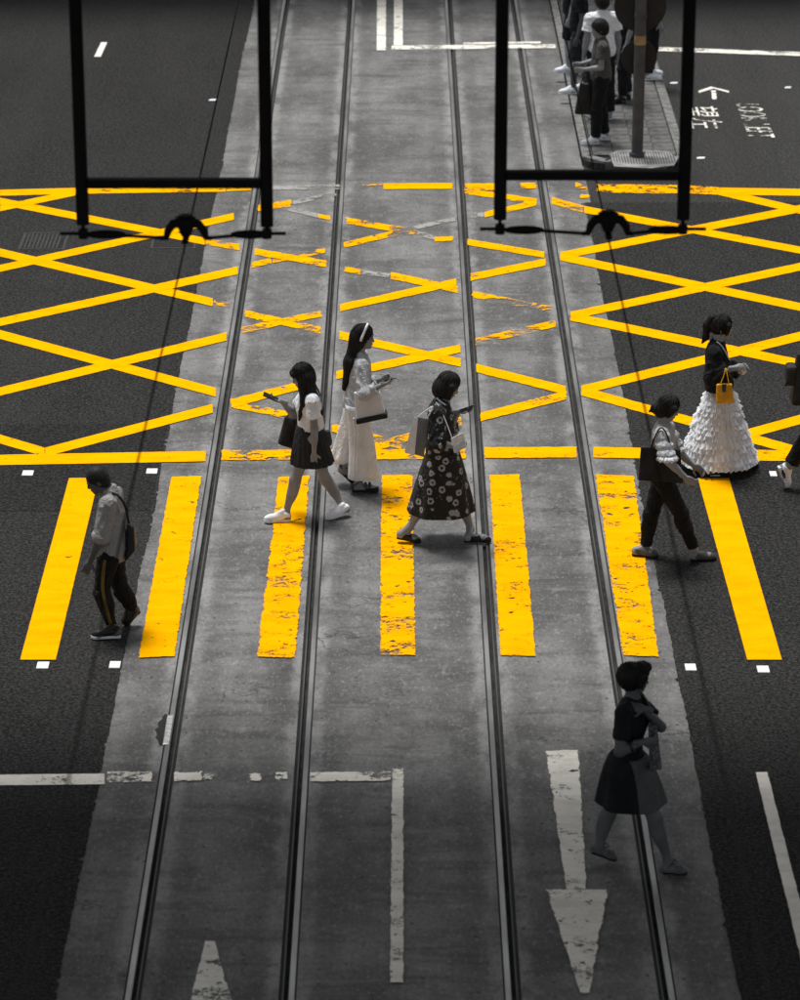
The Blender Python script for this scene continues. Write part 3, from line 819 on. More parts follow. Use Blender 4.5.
HIDE = []
class Person:
    def __init__(s, label, f, J, skin, group=None, slim=1.0, head_k=1.0, look=None, up=None, vox=.009, hand=None, chest_k=1.0, bust=0.0):
        s.J = {k: np.asarray(v, float) for k, v in J.items()}; J = s.J
        s.vox = vox; s.slim = slim; s.hk = head_k
        s.f, s.s, s.u = frame(f)
        s.root = empty('person', J['base']); tag(s.root, label, 'person', group)
        s.org = np.array(J['base'])
        s.hf = frame(look if look is not None else f, nrm(up) if up is not None else A(0, 0, 1))
        m = slim
        pel = (J['hipL'] + J['hipR']) / 2; sh = (J['shL'] + J['shR']) / 2
        s.pel, s.sh = pel, sh
        s.tu = nrm(sh - pel); s.ts = nrm(J['shL'] - J['shR']); s.tf = nrm(np.cross(s.ts, s.tu)); s.ts = np.cross(s.tu, s.tf)
        s.tax = np.array([s.tf, s.ts, s.tu])
        s.tl = np.linalg.norm(sh - pel)
        F = Field()
        s.torso(F, 0, bust)
        base = J['head'] - s.hf[2] * .06 * head_k - s.hf[0] * .02
        F.cap(J['neck'] - s.tu * .03, base, .055 * m, .050 * m, .04)
        head_prims(F, J['head'], s.hf, head_k, core=True)
        for q in 'LR':
            s.arm(F, q, 0); s.leg(F, q, 0)
            an, toe, heel = J['an' + q], J['toe' + q], J['heel' + q]
            up_ = nrm(np.cross(np.cross(toe - heel, A(0, 0, 1)), toe - heel))
            F.cap(an, heel + up_ * .045 + (toe - heel) * .12, .036 * m, .034 * m, .03)
            F.cap(heel + up_ * .042 + (toe - heel) * .15, heel + (toe - heel) * .70 + up_ * .032, .034 * m, .036 * m, .03)
            F.cap(heel + (toe - heel) * .70 + up_ * .030, heel + (toe - heel) * .88 + up_ * .024, .034 * m, .024 * m, .03)
        parts = [F.mesh(vox)]
        H = Field(); head_prims(H, J['head'], s.hf, head_k); H.cap(J['neck'], base, .051 * m, .050 * m, .03)
        parts.append(H.mesh(min(.0055, vox)))
        hand = hand or {}
        for q in 'LR':
            d, n_, curl = hand.get(q, (None, None, .55))
            w = J['wr' + q]
            if d is None: d = nrm(w - J['el' + q])
            if n_ is None: n_ = s.s * (-1 if q == 'L' else 1) + s.f * .0
            K = Field(); hand_prims(K, w, np.asarray(d, float), np.asarray(n_, float), 1 if q == 'L' else -1, curl, .97 * slim)
            parts.append(K.mesh(min(.0042, vox)))
        V, Fc = merge(parts)
        s.body = s.add('body', (V, Fc), skin)
        for e in (-1, 1):
            c = J['head'] + head_k * (.083 * s.hf[0] + e * .033 * s.hf[1] - .002 * s.hf[2])
            E = Field(); E.ell(c, np.array([.008, .013, .007]) * head_k, np.array(s.hf)); s.add('eye', E.mesh(.004), M['eye'], s.body)
            c = J['head'] + head_k * (.092 * s.hf[0] + e * .034 * s.hf[1] + .024 * s.hf[2])
            E = Field(); E.ell(c, np.array([.008, .021, .0045]) * head_k, np.array(s.hf)); s.add('eyebrow', E.mesh(.004), M['hair'], s.body)
        c = J['head'] + head_k * (.0955 * s.hf[0] - .067 * s.hf[2])
        E = Field(); E.ell(c, np.array([.006, .020, .006]) * head_k, np.array(s.hf)); s.add('lips', E.mesh(.004), M['lips'], s.body)
    def add(s, name, vf, mat, parent=None, smooth=True):
        v, f = vf
        if parent is None or parent is s.root:
            return obj(name, mesh_from(name, v - s.org, np.asarray(f), smooth), mat, s.root)
        return obj(name, mesh_from(name, v - s.org, np.asarray(f), smooth), mat, parent)
    def T(s, t, a=0, b=0):
        """point on the torso: t along pelvis-shoulders, a forward, b left"""
        return s.pel + s.tu * s.tl * t + s.tf * a + s.ts * b
    def torso(s, F, g, bust=0, k=.05, lower=True, wide=1.0):
        m = s.slim * wide
        if lower: F.ell(s.T(.06, -.012), np.array([.108, .150, .120]) * m + g, s.tax, k)
        F.ell(s.T(.38, .0), np.array([.088, .118, .16]) * m + g, s.tax, k)
        F.ell(s.T(.70, -.002), np.array([.102, .142, .165]) * m + g, s.tax, k)
        if bust: F.ell(s.T(.70, .070), np.array([.055, .105, .055]) * m * bust + g, s.tax, k)
        F.cap(s.J['shL'], s.J['shR'], .052 * m + g, None, k)
        F.cap(s.T(.95), s.J['neck'], .062 * m + g, .05 * m + g, k)
    def arm(s, F, q, g, t0=0., t1=2., k=.025, wide=0., flat=False):
        """t runs 0 shoulder, 1 elbow, 2 wrist"""
        m = s.slim; a, b, c = s.J['sh'+q], s.J['el'+q], s.J['wr'+q]
        def at(t): return a + (b - a) * t if t <= 1 else b + (c - b) * (t - 1)
        def r(t): return (.048 + (.037 - .048) * t if t <= 1 else .037 + (.025 - .037) * (t - 1)) * m + g + wide * t
        if t0 < 1: F.cap(at(t0), at(min(1, t1)), r(t0), r(min(1, t1)), k, flat and t1 <= 1)
        if t1 > 1:
            F.cap(at(max(1, t0)), at(t1), r(max(1, t0)), r(t1), k, flat)
            if not g: F.ell(at(1.34), np.array([.031, .031, .07]) * m, frame_ax(c - b), .03)
    def leg(s, F, q, g, t0=0., t1=2., k=.035, wide=0., flat=False):
        m = s.slim; a, b, c = s.J['hip'+q], s.J['kn'+q], s.J['an'+q]
        def at(t): return a + (b - a) * t if t <= 1 else b + (c - b) * (t - 1)
        def r(t): return (.086 + (.055 - .086) * t if t <= 1 else .053 + (.034 - .053) * (t - 1)) * m + g + wide * t
        if t0 < 1: F.cap(at(t0), at(min(1, t1)), r(t0), r(min(1, t1)), k, flat and t1 <= 1)
        if t1 > 1:
            F.cap(at(1), at(t1), r(1), r(t1), k, flat)
            bk = nrm(np.cross(np.cross(c - b, s.f), c - b)) * -1
            F.ell(at(1.30) + bk * .018 * m, np.array([.050 * m + g, .046 * m + g, .115]), frame_ax(c - b), .04)
    # ---- garments
    def top(s, mat, hem=.0, sleeve=.6, g=.012, amp=.006, seed=1, wide=.0, name='shirt', bust=0, swide=.012, twide=1.0, collar=True, vox=None, hem_n=None, lower=True):
        F = Field(); s.torso(F, g, bust, lower=lower, wide=twide)
        if wide: F.ell(s.T(.2, -.0), np.array([.12, .15, .2]) * s.slim + wide, s.tax, .06)
        for q in 'LR':
            if sleeve > 0: s.arm(F, q, g, 0, sleeve, wide=swide, flat=True)
        F.noise = folds(amp, seed=seed)
        F.cut(s.T(hem), -s.tu if hem_n is None else hem_n)
        F.cut(s.J['neck'] + s.tu * .045 + s.tf * .0, nrm(s.tu * .9 + s.tf * .45))
        return s.add(name, F.mesh(vox or s.vox), mat)
    def trousers(s, mat, end=1.92, g=.014, wide=.006, amp=.006, seed=2, name='trousers', waist=.22, vox=None):
        F = Field()
        F.ell(s.T(.06, -.012), np.array([.108, .150, .125]) * s.slim + g, s.tax, .05)
        F.ell(s.T(.30, .0), np.array([.090, .120, .13]) * s.slim + g, s.tax, .05)
        for q in 'LR': s.leg(F, q, g, 0, end, wide=wide, flat=True)
        F.noise = folds(amp, (26, 26, 40), seed)
        F.cut(s.T(waist), s.tu)
        return s.add(name, F.mesh(vox or s.vox), mat)
    def hair_cap(s, F, k=1.0, low=.0, fringe=0.0):
        c = s.J['head']; f, sd, u = s.hf; ax = np.array([f, sd, u]); h = s.hk
        F.ell(c + h * (-.014 * f + .026 * u), np.array([.108, .090, .108]) * h * k, ax, .03)
        F.ell(c + h * (-.050 * f - (.02 + low) * u), np.array([.070, .084, .085]) * h * k, ax, .04)
        F.carve(c + h * (.098 * f + (-.055 - fringe) * u), np.array([.082, .072, .105]) * h, ax)
    def hair(s, F, mat=None, amp=.004, seed=0, vox=.007):
        F.noise = strands(s.J['head'], amp * 1.7, seed)
        o = s.add('hair', F.mesh(vox), mat or M['hair'])
        if vox > .008 or mat is not None: return o
        r = np.random.default_rng(int(abs(s.org[0]) * 100) + 3); f, sd, u = s.hf; c = s.J['head'] + s.hk * (-.014 * f + .026 * u)
        mb = MB()
        for _ in range(110):
            az = r.uniform(-math.pi, math.pi); back = abs(az) > 1.05
            end = r.uniform(1.7, 2.35) if back else r.uniform(.8, 1.15)
            t0 = r.uniform(.05, .7); pts = []; R0 = 1.045 + r.normal(0, .018); dr = r.normal(0, .05); sw = r.normal(0, .25)
            for k in range(7):
                q = k / 6; th = t0 + (end - t0) * q; a2 = az + sw * q; rr = R0 + dr * q * q
                pts.append(c + s.hk * rr * (math.sin(th) * (math.cos(a2) * .109 * f + math.sin(a2) * .091 * sd) + math.cos(th) * .109 * u) - u * max(0, th - 1.6) * .03)
            mb.tube(pts, [.0016, .0035, .004, .004, .0035, .0028, .001], 5)
        mb.build('loose_strands', M['hair'], o, org=s.org, smooth=True)
        return o
    def shoe(s, q, mat, sole_mat, kind='sneaker'):
        J = s.J; heel, toe = J['heel'+q], J['toe'+q]
        d = nrm(toe - heel); ln = np.linalg.norm(toe - heel); sd = nrm(np.cross(A(0, 0, 1), d)); up = np.cross(d, sd)
        ax = np.array([d, sd, up])
        th = {'sneaker': .028, 'flat': .012, 'platform': .045, 'sandal': .020, 'loafer': .018}[kind]
        # sole: outlined last, given thickness
        prof = [(0, .024), (.03, .031), (.12, .034), (.30, .030), (.50, .032), (.70, .043), (.85, .041), (.95, .028), (1.0, .010)]
        ring = [(t, w) for t, w in prof] + [(t, -w) for t, w in prof[::-1]]
        k = s.slim * (1.08 if kind in ('sneaker', 'platform') else 1.0)
        lo = [heel + d * ln * t + sd * w * k for t, w in ring]
        mb = MB().prism(lo, up * th)
        F = Field()
        if kind in ('sneaker', 'flat', 'loafer'):
            b0 = heel + up * (th - .004)
            F.cap(b0 + d * .045 + up * .03, b0 + d * ln * .45 + up * .030, .036 * k, .034 * k, .03)
            F.ell(b0 + d * ln * .70 + up * .014, np.array([ln * .30, .041 * k, .034]), ax, .03)
            F.cap(b0 + d * ln * .35 + up * .035, b0 + d * ln * .72 + up * .018, .030 * k, .028, .03)
            if kind == 'sneaker':
                F.cap(b0 + d * .050 + up * .03, J['an'+q] - (J['an'+q] - b0) * .18, .044 * k, .042 * k, .03, True)
                F.ell(b0 + d * ln * .36 + up * .075, np.array([.045, .026, .020]), np.array([nrm(d - .55 * up), sd, nrm(up + .55 * d)]), .02)
            elif kind == 'loafer':
                F.cap(b0 + d * .045 + up * .02, b0 + d * .05 + up * .055, .040 * k, .036 * k, .02, True)
            else:
                F.carve(b0 + d * ln * .34 + up * .085, np.array([ln * .26, .034, .05]), ax)
            F.cut(b0, -up)
        else:
            b0 = heel + up * (th - .002)
            for t, w in ((.60, .05), (.74, .05)) if kind == 'sandal' else ((.66, .05), (.5, .05)):
                F.ell(b0 + d * ln * t + up * .016, np.array([.018, .050 * k, .040]), ax, .004)
            F.cap(b0 + d * .02 + up * .03 + sd * .03, b0 + d * .09 + up * .075 + sd * .034, .007, .007, .004)
            F.cap(b0 + d * .02 + up * .03 - sd * .03, b0 + d * .09 + up * .075 - sd * .034, .007, .007, .004)
            F.cap(b0 + d * .09 + up * .077 + sd * .034, b0 + d * .11 + up * .078, .007, .007, .004)
            F.cap(b0 + d * .11 + up * .078, b0 + d * .09 + up * .077 - sd * .034, .007, .007, .004)
            F.cap(b0 + d * .0 + up * .012 - sd * .02, b0 + up * .012 + sd * .02, .026, .026, .01)
            F.cut(b0, -up)
        so = s.add('shoe', F.mesh(.006), mat)
        mb.build('sole', sole_mat, so, bevel=.006, org=s.org)
        if kind == 'sneaker':
            lc = MB()
            for t in (.40, .47, .54):
                c = heel + d * ln * t + up * (th + .075 - (t - .40) * .16)
                lc.tube([c + sd * .024 - up * .014, c + up * .002, c - sd * .024 - up * .014], .0045, 6)
            lc.build('laces', sole_mat, so, org=s.org)
        return so

def frame_ax(d):
    d = nrm(d); a = nrm(np.cross(d, A(0, 1, .01))); return np.array([a, np.cross(d, a), d])

def loft(rings, n=96):
    """rings: (centre, rx, ry, fold amplitude, fold count, phase)"""
    vs = []
    for c, rx, ry, amp, m, ph in rings:
        t = np.arange(n) / n * 2 * math.pi
        fold = 1 + amp * (np.sin(m * t + ph) * .6 + np.sin((m * .5 // 1 + 2) * t + ph * 1.7) * .4)
        vs.append(np.stack([c[0] + rx * np.cos(t) * fold, c[1] + ry * np.sin(t) * fold, np.full(n, c[2]) + amp * .06 * np.sin(m * t + ph)], 1))
    V = np.concatenate(vs); F = []
    k = np.arange(n)
    for i in range(len(rings) - 1):
        F.append(np.stack([i*n+k, i*n+(k+1) % n, (i+1)*n+(k+1) % n, (i+1)*n+k], 1))
    return V, np.concatenate(F)[:, ::-1]
def thick(o, t=.006):
    m = o.modifiers.new('solidify', 'SOLIDIFY'); m.thickness = t; m.offset = -1
    return o

def soft_bag(name, pts, depth, mat, label, cat='bag', group=None, puff=.0, bevel=.012, loc=None):
    """a bag: outline pts (world, upright plane) given depth along the street and a puffed front"""
    pts = [np.asarray(p, float) for p in pts]
    c = sum(pts) / len(pts); base = np.array([c[0], c[1], min(p[2] for p in pts)])
    root = empty(name, base); tag(root, label, cat, group)
    n = len(pts)
    rows = 6; seg_ = 6
    # bilinear patch front and back (four corners tl, tr, br, bl)
    tl, tr, br, bl = pts
    V, F = [], []
    m = 9
    for side in (-1, 1):
        for i in range(m):
            for j in range(m):
                a, b = i / (m - 1), j / (m - 1)
                p = (tl * (1 - b) + tr * b) * (1 - a) + (bl * (1 - b) + br * b) * a
                w = (math.sin(math.pi * min(max(b, .0), 1)) ** .5) * (.35 + .65 * a ** .7)
                dz = depth * .5 * (.45 + .55 * a) + puff * w
                wr = .004 * math.sin(7 * b + 5 * a + side) + .003 * math.sin(13 * a - 9 * b)
                V.append(p + A(0, side * (dz + wr * side), 0))
    q = lambda s_, i, j: s_ * m * m + i * m + j
    for i in range(m - 1):
        for j in range(m - 1):
            F.append((q(0,i,j), q(0,i+1,j), q(0,i+1,j+1), q(0,i,j+1))); F.append((q(1,i,j), q(1,i,j+1), q(1,i+1,j+1), q(1,i+1,j)))
    for i in range(m - 1):
        F.append((q(0,i,0), q(1,i,0), q(1,i+1,0), q(0,i+1,0))); F.append((q(0,i,m-1), q(0,i+1,m-1), q(1,i+1,m-1), q(1,i,m-1)))
        F.append((q(0,m-1,i), q(1,m-1,i), q(1,m-1,i+1), q(0,m-1,i+1)))
        F.append((q(0,0,i), q(0,0,i+1), q(1,0,i+1), q(1,0,i)))
    me = mesh_from('bag_body', np.array(V) - base, F, True)
    o = obj('bag_body', me, mat, root)
    if bevel:
        b_ = o.modifiers.new('bevel', 'BEVEL'); b_.width = bevel; b_.segments = 2; b_.limit_method = 'ANGLE'; b_.angle_limit = math.radians(50)
    root['org'] = [float(x) for x in base]
    return root, base
def strap(root, base, pts, r, mat, name='handle', flat=False):
    P = [np.asarray(p, float) for p in pts]
    # smooth the path
    for _ in range(2):
        Q = [P[0]]
        for a, b in zip(P, P[1:]): Q += [a * .75 + b * .25, a * .25 + b * .75]
        Q.append(P[-1]); P = Q
    return MB().tube(P, r, 8).build(name, mat, root, org=base, smooth=True)
def phone(label, c, d, n_, mat=None):
    """slab with a screen; d along its length, n_ out of the screen"""
    d = nrm(np.asarray(d, float)); n_ = nrm(n_ - d * (n_ @ d)); s = np.cross(d, n_)
    root = empty('phone', c); tag(root, label, 'phone')
    def slab_(l, w, t0, t1): return [d * a * l + s * b * w + n_ * t0 for a, b in ((-1,-1),(1,-1),(1,1),(-1,1))], n_ * (t1 - t0)
    p, o = slab_(.076, .037, -.004, .004); MB().prism(p, o).build('case', M['phone'], root, bevel=.004)
    p, o = slab_(.070, .033, .0042, .0050); MB().prism(p, o).build('screen', M['screen'], root)
    return root

M['eye'] = plain('dark_eye', .01, .2, .1)
M['hair'] = plain('black_hair', .0095, .5, .5, 20, 0, .5, 60, stretch=(6, 6, .4))
M['hair_short'] = plain('cropped_grey_hair', .014, .55, .6, 60, 0, .4, 120)
M['lips'] = plain('muted_lips', .09, .5, .1)
M['skin'] = plain('skin_tone', (.225, .236, .252), .5, .15, 6, 0, .08)
M['skin_dk'] = plain('tanned_skin_tone', (.082, .086, .092), .5, .15, 6, 0, .08)
M['skin_lt'] = plain('pale_skin_tone', (0.2674, 0.2800, 0.2996), .5, .15, 6, 0, .08)
M['white_cloth'] = plain('white_cotton', (0.7640, 0.8000, 0.8560), .85, .08, 5, 0, .25, 35, wrinkle=.55)
M['offwhite'] = plain('off_white_linen', (0.4775, 0.5000, 0.5350), .85, .10, 5, 0, .3, 30, wrinkle=.55)
M['black_cloth'] = plain('black_cloth', (.0075, .0088, .0110), .85, .3, 6, 0, .3, 40, wrinkle=.55)
M['char_cloth'] = plain('charcoal_cloth', (.022, .025, .029), .85, .25, 6, 0, .3, 40, wrinkle=.55)
M['grey_cloth'] = plain('grey_cloth', (0.0955, 0.1000, 0.1070), .85, .25, 6, 0, .3, 40, wrinkle=.55)
M['mid_cloth'] = plain('mid_grey_cloth', (0.0573, 0.0600, 0.0642), .8, .25, 6, 0, .3, 40, wrinkle=.55)
M['white_shoe'] = plain('white_leather', (0.7640, 0.8000, 0.8560), .5, .1, 10, 0, .1)
M['white_sole'] = plain('white_rubber', (0.6876, 0.7200, 0.7704), .6, .12, 10)
M['black_shoe'] = plain('black_leather', .014, .4, .3, 10, 0, .2)
M['grey_shoe'] = plain('grey_suede', (0.0669, 0.0700, 0.0749), .6, .3, 10, 0, .2)
M['black_sole'] = plain('black_rubber', .012, .7, .2, 10)
M['phone'] = plain('phone_case', .012, .35, .1)
M['screen'] = plain('phone_glass', .015, .08, .05, 3, 0, 0)
M['black_leather'] = plain('black_bag_leather', .014, .42, .3, 8, 0, .25)
M['dark_canvas'] = plain('dark_canvas', .03, .8, .25, 8, 0, .3)
M['grey_paper'] = plain('grey_paper', (0.1528, 0.1600, 0.1712), .6, .12, 4, 0, .1)
M['white_canvas'] = plain('white_canvas', (0.7067, 0.7400, 0.7918), .85, .10, 6, 0, .3, 50)
M['yellow_bag'] = plain('mustard_leather', (.62, .32, .012), .45, .18, 10, 0, .2)
M['cream_leather'] = plain('cream_leather', (0.4775, 0.5000, 0.5350), .4, .1, 8, 0, .1)
def floral():
    m, t, b = new_mat('black_floral_print')
    co = mapping(t, objco(t), (1, 1, 1))
    v = N(t, 'ShaderNodeTexVoronoi', Scale=11.5, Randomness=.85); L(t, co, v.inputs['Vector'])
    wob = math_n(t, 'MULTIPLY_ADD', noise(t, co, 55, 2), .30, -.15)
    d = math_n(t, 'ADD', v.outputs['Distance'], wob)
    ring = math_n(t, 'MULTIPLY', maprange(t, d, .15, .20), maprange(t, d, .40, .35))
    sel = N(t, 'ShaderNodeSeparateColor'); L(t, v.outputs['Color'], sel.inputs[0])
    ring = math_n(t, 'MULTIPLY', ring, math_n(t, 'GREATER_THAN', sel.outputs[0], .25))
    v2 = N(t, 'ShaderNodeTexVoronoi', Scale=24); L(t, co, v2.inputs['Vector'])
    dots = maprange(t, math_n(t, 'ADD', v2.outputs['Distance'], wob), .17, .11)
    f = math_n(t, 'MAXIMUM', ring, math_n(t, 'MULTIPLY', dots, .6))
    L(t, mixf(t, f, (.006, .007, .0085), (.30, .32, .35)), b.inputs['Base Color']); b.inputs['Roughness'].default_value = .85
    wn = noise(t, mapping(t, co, (1, 1, .45)), 11, 4, .55, 1.2)
    bump(t, b, math_n(t, 'ABSOLUTE', math_n(t, 'SUBTRACT', wn, .5)), .5, .10)
    return m
def checks(name, a, b_, sc, line=.3):
    m, t, b = new_mat(name)
    co = mapping(t, objco(t), (sc, sc, sc))
    sx = N(t, 'ShaderNodeSeparateXYZ'); L(t, co, sx.inputs[0])
    def st(x): return math_n(t, 'GREATER_THAN', math_n(t, 'FRACT', x), 1 - line)
    f = math_n(t, 'MULTIPLY_ADD', st(sx.outputs[2]), .5, math_n(t, 'MULTIPLY', st(math_n(t, 'ADD', sx.outputs[0], sx.outputs[1])), .5))
    L(t, mixf(t, f, a, b_), b.inputs['Base Color']); b.inputs['Roughness'].default_value = .85
    wn = noise(t, mapping(t, objco(t), (1, 1, .55)), 13, 4, .55, 1.2)
    bump(t, b, math_n(t, 'ABSOLUTE', math_n(t, 'SUBTRACT', wn, .5)), .55, .10)
    return m
M['floral'] = floral()
M['check_shirt'] = checks('fine_checked_shirt', .30, .20, 62)
M['pattern_tee'] = checks('small_patterned_tee', .085, .035, 30, .45)
M['stripe_top'] = checks('pale_striped_top', .42, .30, 26, .25)
M['tulle'] = plain('white_tulle', (0.7831, 0.8200, 0.8774), .9, .12, 14, 0, .4, 60)
M['grey_skirt'] = plain('soft_grey_cloth', (0.0669, 0.0700, 0.0749), .85, .15, 6, 0, .25, 30, wrinkle=.55)
M['sling'] = plain('mottled_grey_weave', (0.0716, 0.0750, 0.0803), .85, .6, 40, 0, .4, 80)

# ------------------------------------------------------------------ the people on the crossing
GZ = .014
def joints(Y0, base, near, pts, feet):
    """pts: name -> (u, v, dy) with N / F for the near and far side; feet: name -> (u, v[, dy])"""
    far = 'R' if near == 'L' else 'L'
    J = {'base': A(base[0], base[1], 0)}
    nm = lambda k: k[:-1] + (near if k[-1] == 'N' else far) if k[-1] in 'NF' else k
    for k, (u, v, dy) in pts.items(): J[nm(k)] = W(u, v, Y0 + dy)
    for k, q in feet.items():
        J[nm(k)] = G(q[0], q[1], GZ) if len(q) == 2 else W(q[0], q[1], Y0 + q[2])
    # keep raised or uneven soles out of the ground
    for s in 'LR':
        for k in ('toe', 'heel'):
            J[k + s][2] = max(J[k + s][2], GZ)
    return J
def report(tag_, J):
    d = lambda a, b: np.linalg.norm(J[a] - J[b])
    print(tag_, 'H', round(J['head'][2] + .12, 2), *[f"{k}:{d(*p):.2f}" for k, p in {'uaL':('shL','elL'),'uaR':('shR','elR'),'faL':('elL','wrL'),'faR':('elR','wrR'),'thL':('hipL','knL'),'thR':('hipR','knR'),'snL':('knL','anL'),'snR':('knR','anR'),'ftL':('toeL','heelL'),'ftR':('toeR','heelR')}.items()], 'hipz', round(J['hipL'][2], 2), 'shz', round(J['shL'][2], 2), round(J['shR'][2], 2))
DBG = False

# --- man in a grey shirt, walking left with bowed head
Y = 26.68
J = joints(Y, G(110, 633), 'L',
  dict(head=(97,480,0), neck=(110,490.5,0), shN=(108,505,-.165), shF=(114,494,.165), elN=(101,536,-.21), wrN=(90,562,-.20), elF=(120,524,.2), wrF=(111,548,.18),
       hipN=(109,555,-.09), hipF=(112,549,.09), knN=(101,592,-.09), anN=(112,627,-.09), knF=(121,590,.09), anF=(134,612,.10)),
  dict(toeN=(91,638), heelN=(121,637), toeF=(125,626), heelF=(140,611,.12)))
if DBG: report('A', J)
man = Person('man in grey checked shirt walking left with his head bowed', (-1, -.05, 0), J, M['skin_dk'], look=(-.86, -.12, -.42), up=(-.42, 0, .9), slim=1.04, head_k=.92,
  hand={'L': (nrm(A(-.45, 0, -.9)), A(0, 1, 0), .7)})
man.trousers(M['black_cloth'], end=1.97, g=.010, wide=-.001, amp=.008)
strap(man.root, man.org, [W(105,560,Y-.19), W(103,576,Y-.185), W(102.5,592,Y-.165), W(107,610,Y-.15), W(111.5,627,Y-.14)], .014, plain('ochre_side_stripe', (.13, .095, .018), .85), 'trouser_stripe')
man.top(M['check_shirt'], hem=-.12, sleeve=1.12, g=.020, wide=.01, amp=.011, seed=5, swide=.014)
F = Field(); man.hair_cap(F, .965, .01, .0); man.hair(F, M['hair_short'], .001)
for q in 'LR': man.shoe(q, M['black_shoe'], M['white_sole'] if q == 'L' else M['black_sole'], 'sneaker')
b, o_ = soft_bag('shoulder_bag', [W(127,522,Y-.02), W(134,525,Y-.02), W(136,546,Y-.02), W(126,558,Y-.02)], .20, M['black_leather'], 'black shoulder bag slung across the back of the man in grey', puff=.02)
strap(b, o_, [W(129,523,Y-.06), W(125,503,Y-.12), W(116,493,Y-.10), W(109,493,Y-.05), W(104,508,Y+.12)], .011, M['black_leather'], 'strap')

# --- young woman with a phone, pleated skirt, walking left
Y = 29.42
J = joints(Y, G(307, 519), 'L',
  dict(head=(302.5,376,0), neck=(308.5,392,0), shN=(312.5,401,-.15), shF=(307,391,.15), elN=(314.5,429,-.19), wrN=(314,453,-.19), elF=(294,415,.19), wrF=(281.5,401,.10),
       hipN=(310,438,-.085), hipF=(311.5,432,.085), knN=(295,480,-.085), anN=(286,513,-.085), knF=(325,479,.085), anF=(342,505,.07)),
  dict(toeN=(264,522), heelN=(291,521), toeF=(325.5,519.5), heelF=(350,513,.08)))
if DBG: report('B', J)
girl = Person('young woman in white tee and dark pleated skirt looking at her phone', (-1, -.03, 0), J, M['skin'], look=(-.93, -.08, -.34), up=(-.3, 0, .95), slim=.90, head_k=.94,
  hand={'R': (nrm(A(-.85, -.1, .30)), A(.2, -.2, 1), .6)}, bust=.9)
girl.top(M['white_cloth'], hem=.20, sleeve=.62, g=.016, wide=.006, amp=.008, seed=9, name='tee_shirt', bust=.9, swide=.03)
c0, c1 = W(309,424,Y), W(312,462,Y)
def skirt_rings(c0, c1, r0, r1, n, amp, m, ph=0., pw=.8):
    out = []
    for i in range(n):
        t = i / (n - 1); c = c0 + (c1 - c0) * t
        out.append((c, r0[0] + (r1[0] - r0[0]) * t ** pw, r0[1] + (r1[1] - r0[1]) * t ** pw, amp * t, m, ph + t * .4))
    return out
thick(girl.add('skirt', loft(skirt_rings(c0, c1, (.115, .135), (.205, .205), 14, .055, 22)), M['char_cloth']))
h = girl.J['head']; f, sd, u = girl.hf
F = Field(); girl.hair_cap(F, 1.03, .02, .0)
for e in (-1, 1):
    F.cap(h - .03*f + e*.055*sd - .02*u, W(314, 398, Y) + A(0, -e*.07, 0), .055, .05, .04)
    F.cap(W(313, 396, Y) + A(0, -e*.07, 0), W(321, 410, Y) + A(.0, -e*.055, -.02), .048, .020, .04)
    F.cap(h + .035*f + e*.075*sd - .03*u, W(304, 398, Y) + A(0, -e*.10, 0), .026, .032, .03)
    F.cap(W(304, 398, Y) + A(0, -e*.10, 0), W(299.5, 416, Y) + A(0, -e*.10, 0), .032, .014, .03)
F.ell(h + .078*f + .052*u, (.024, .062, .036), np.array(girl.hf), .02)
girl.hair(F, amp=.004)
for q in 'LR': girl.shoe(q, M['white_shoe'], M['white_sole'], 'sneaker')
w_ = girl.J['wrR']; ph_d = nrm(A(-.8, 0, .38))
phone('dark phone held up by the woman in pleated skirt', w_ + A(-.10, -.035, .052), ph_d, A(.38, -.25, .8))
b, o_ = soft_bag('tote_bag', [W(285,416,Y+.24), W(299,419,Y+.24), W(298,449,Y+.24), W(278,442,Y+.24)], .10, M['dark_canvas'], 'dark tote hanging from the bent arm of the woman in pleated skirt', puff=.02)
for e in (-.04, .04): strap(b, o_, [W(287,417,Y+.24+e), W(291,411,Y+.22+e), W(295,411,Y+.21+e), W(297,419,Y+.24+e)], .007, M['black_leather'])
b, o_ = soft_bag('hip_pouch', [W(319,431,Y+.02), W(330,430,Y+.02), W(332.5,443,Y+.02), W(322,449,Y+.02)], .09, M['mid_cloth'], 'small dark pouch behind the hip of the woman in pleated skirt', puff=.015)
strap(b, o_, [W(321,431,Y+.02), W(318,414,Y-.05), W(313,397,Y-.09), W(307,394,Y-.02)], .006, M['black_leather'], 'strap')

# --- woman all in white with headband
Y = 30.24
J = joints(Y, G(358, 487), 'R',
  dict(head=(363.5,337,0), neck=(359,354,0), shN=(362,366,-.155), shF=(361,355.5,.155), elN=(363,395,-.27), wrN=(381,385.5,-.27), elF=(364,385,.2), wrF=(382,379,.12),
       hipN=(356,410,-.09), hipF=(357,404,.09), knN=(363,446,-.09), anN=(359,482,-.09), knF=(352,443,.09), anF=(342,470,.09)),
  dict(toeN=(379,491.5), heelN=(352,491.5), toeF=(354,484.5), heelF=(338,470,.1)))
if DBG: report('C', J)
lady = Person('woman in white shirt, wide white trousers and white headband', (1, -.04, 0), J, M['skin'], look=(.98, -.10, -.08), slim=.93, head_k=.95,
  hand={'R': (nrm(A(.9, 0, .35)), A(-.3, .5, .8), .6)})
lady.top(M['offwhite'], hem=-.02, sleeve=1.72, g=.012, wide=.010, amp=.016, seed=12, swide=.010)
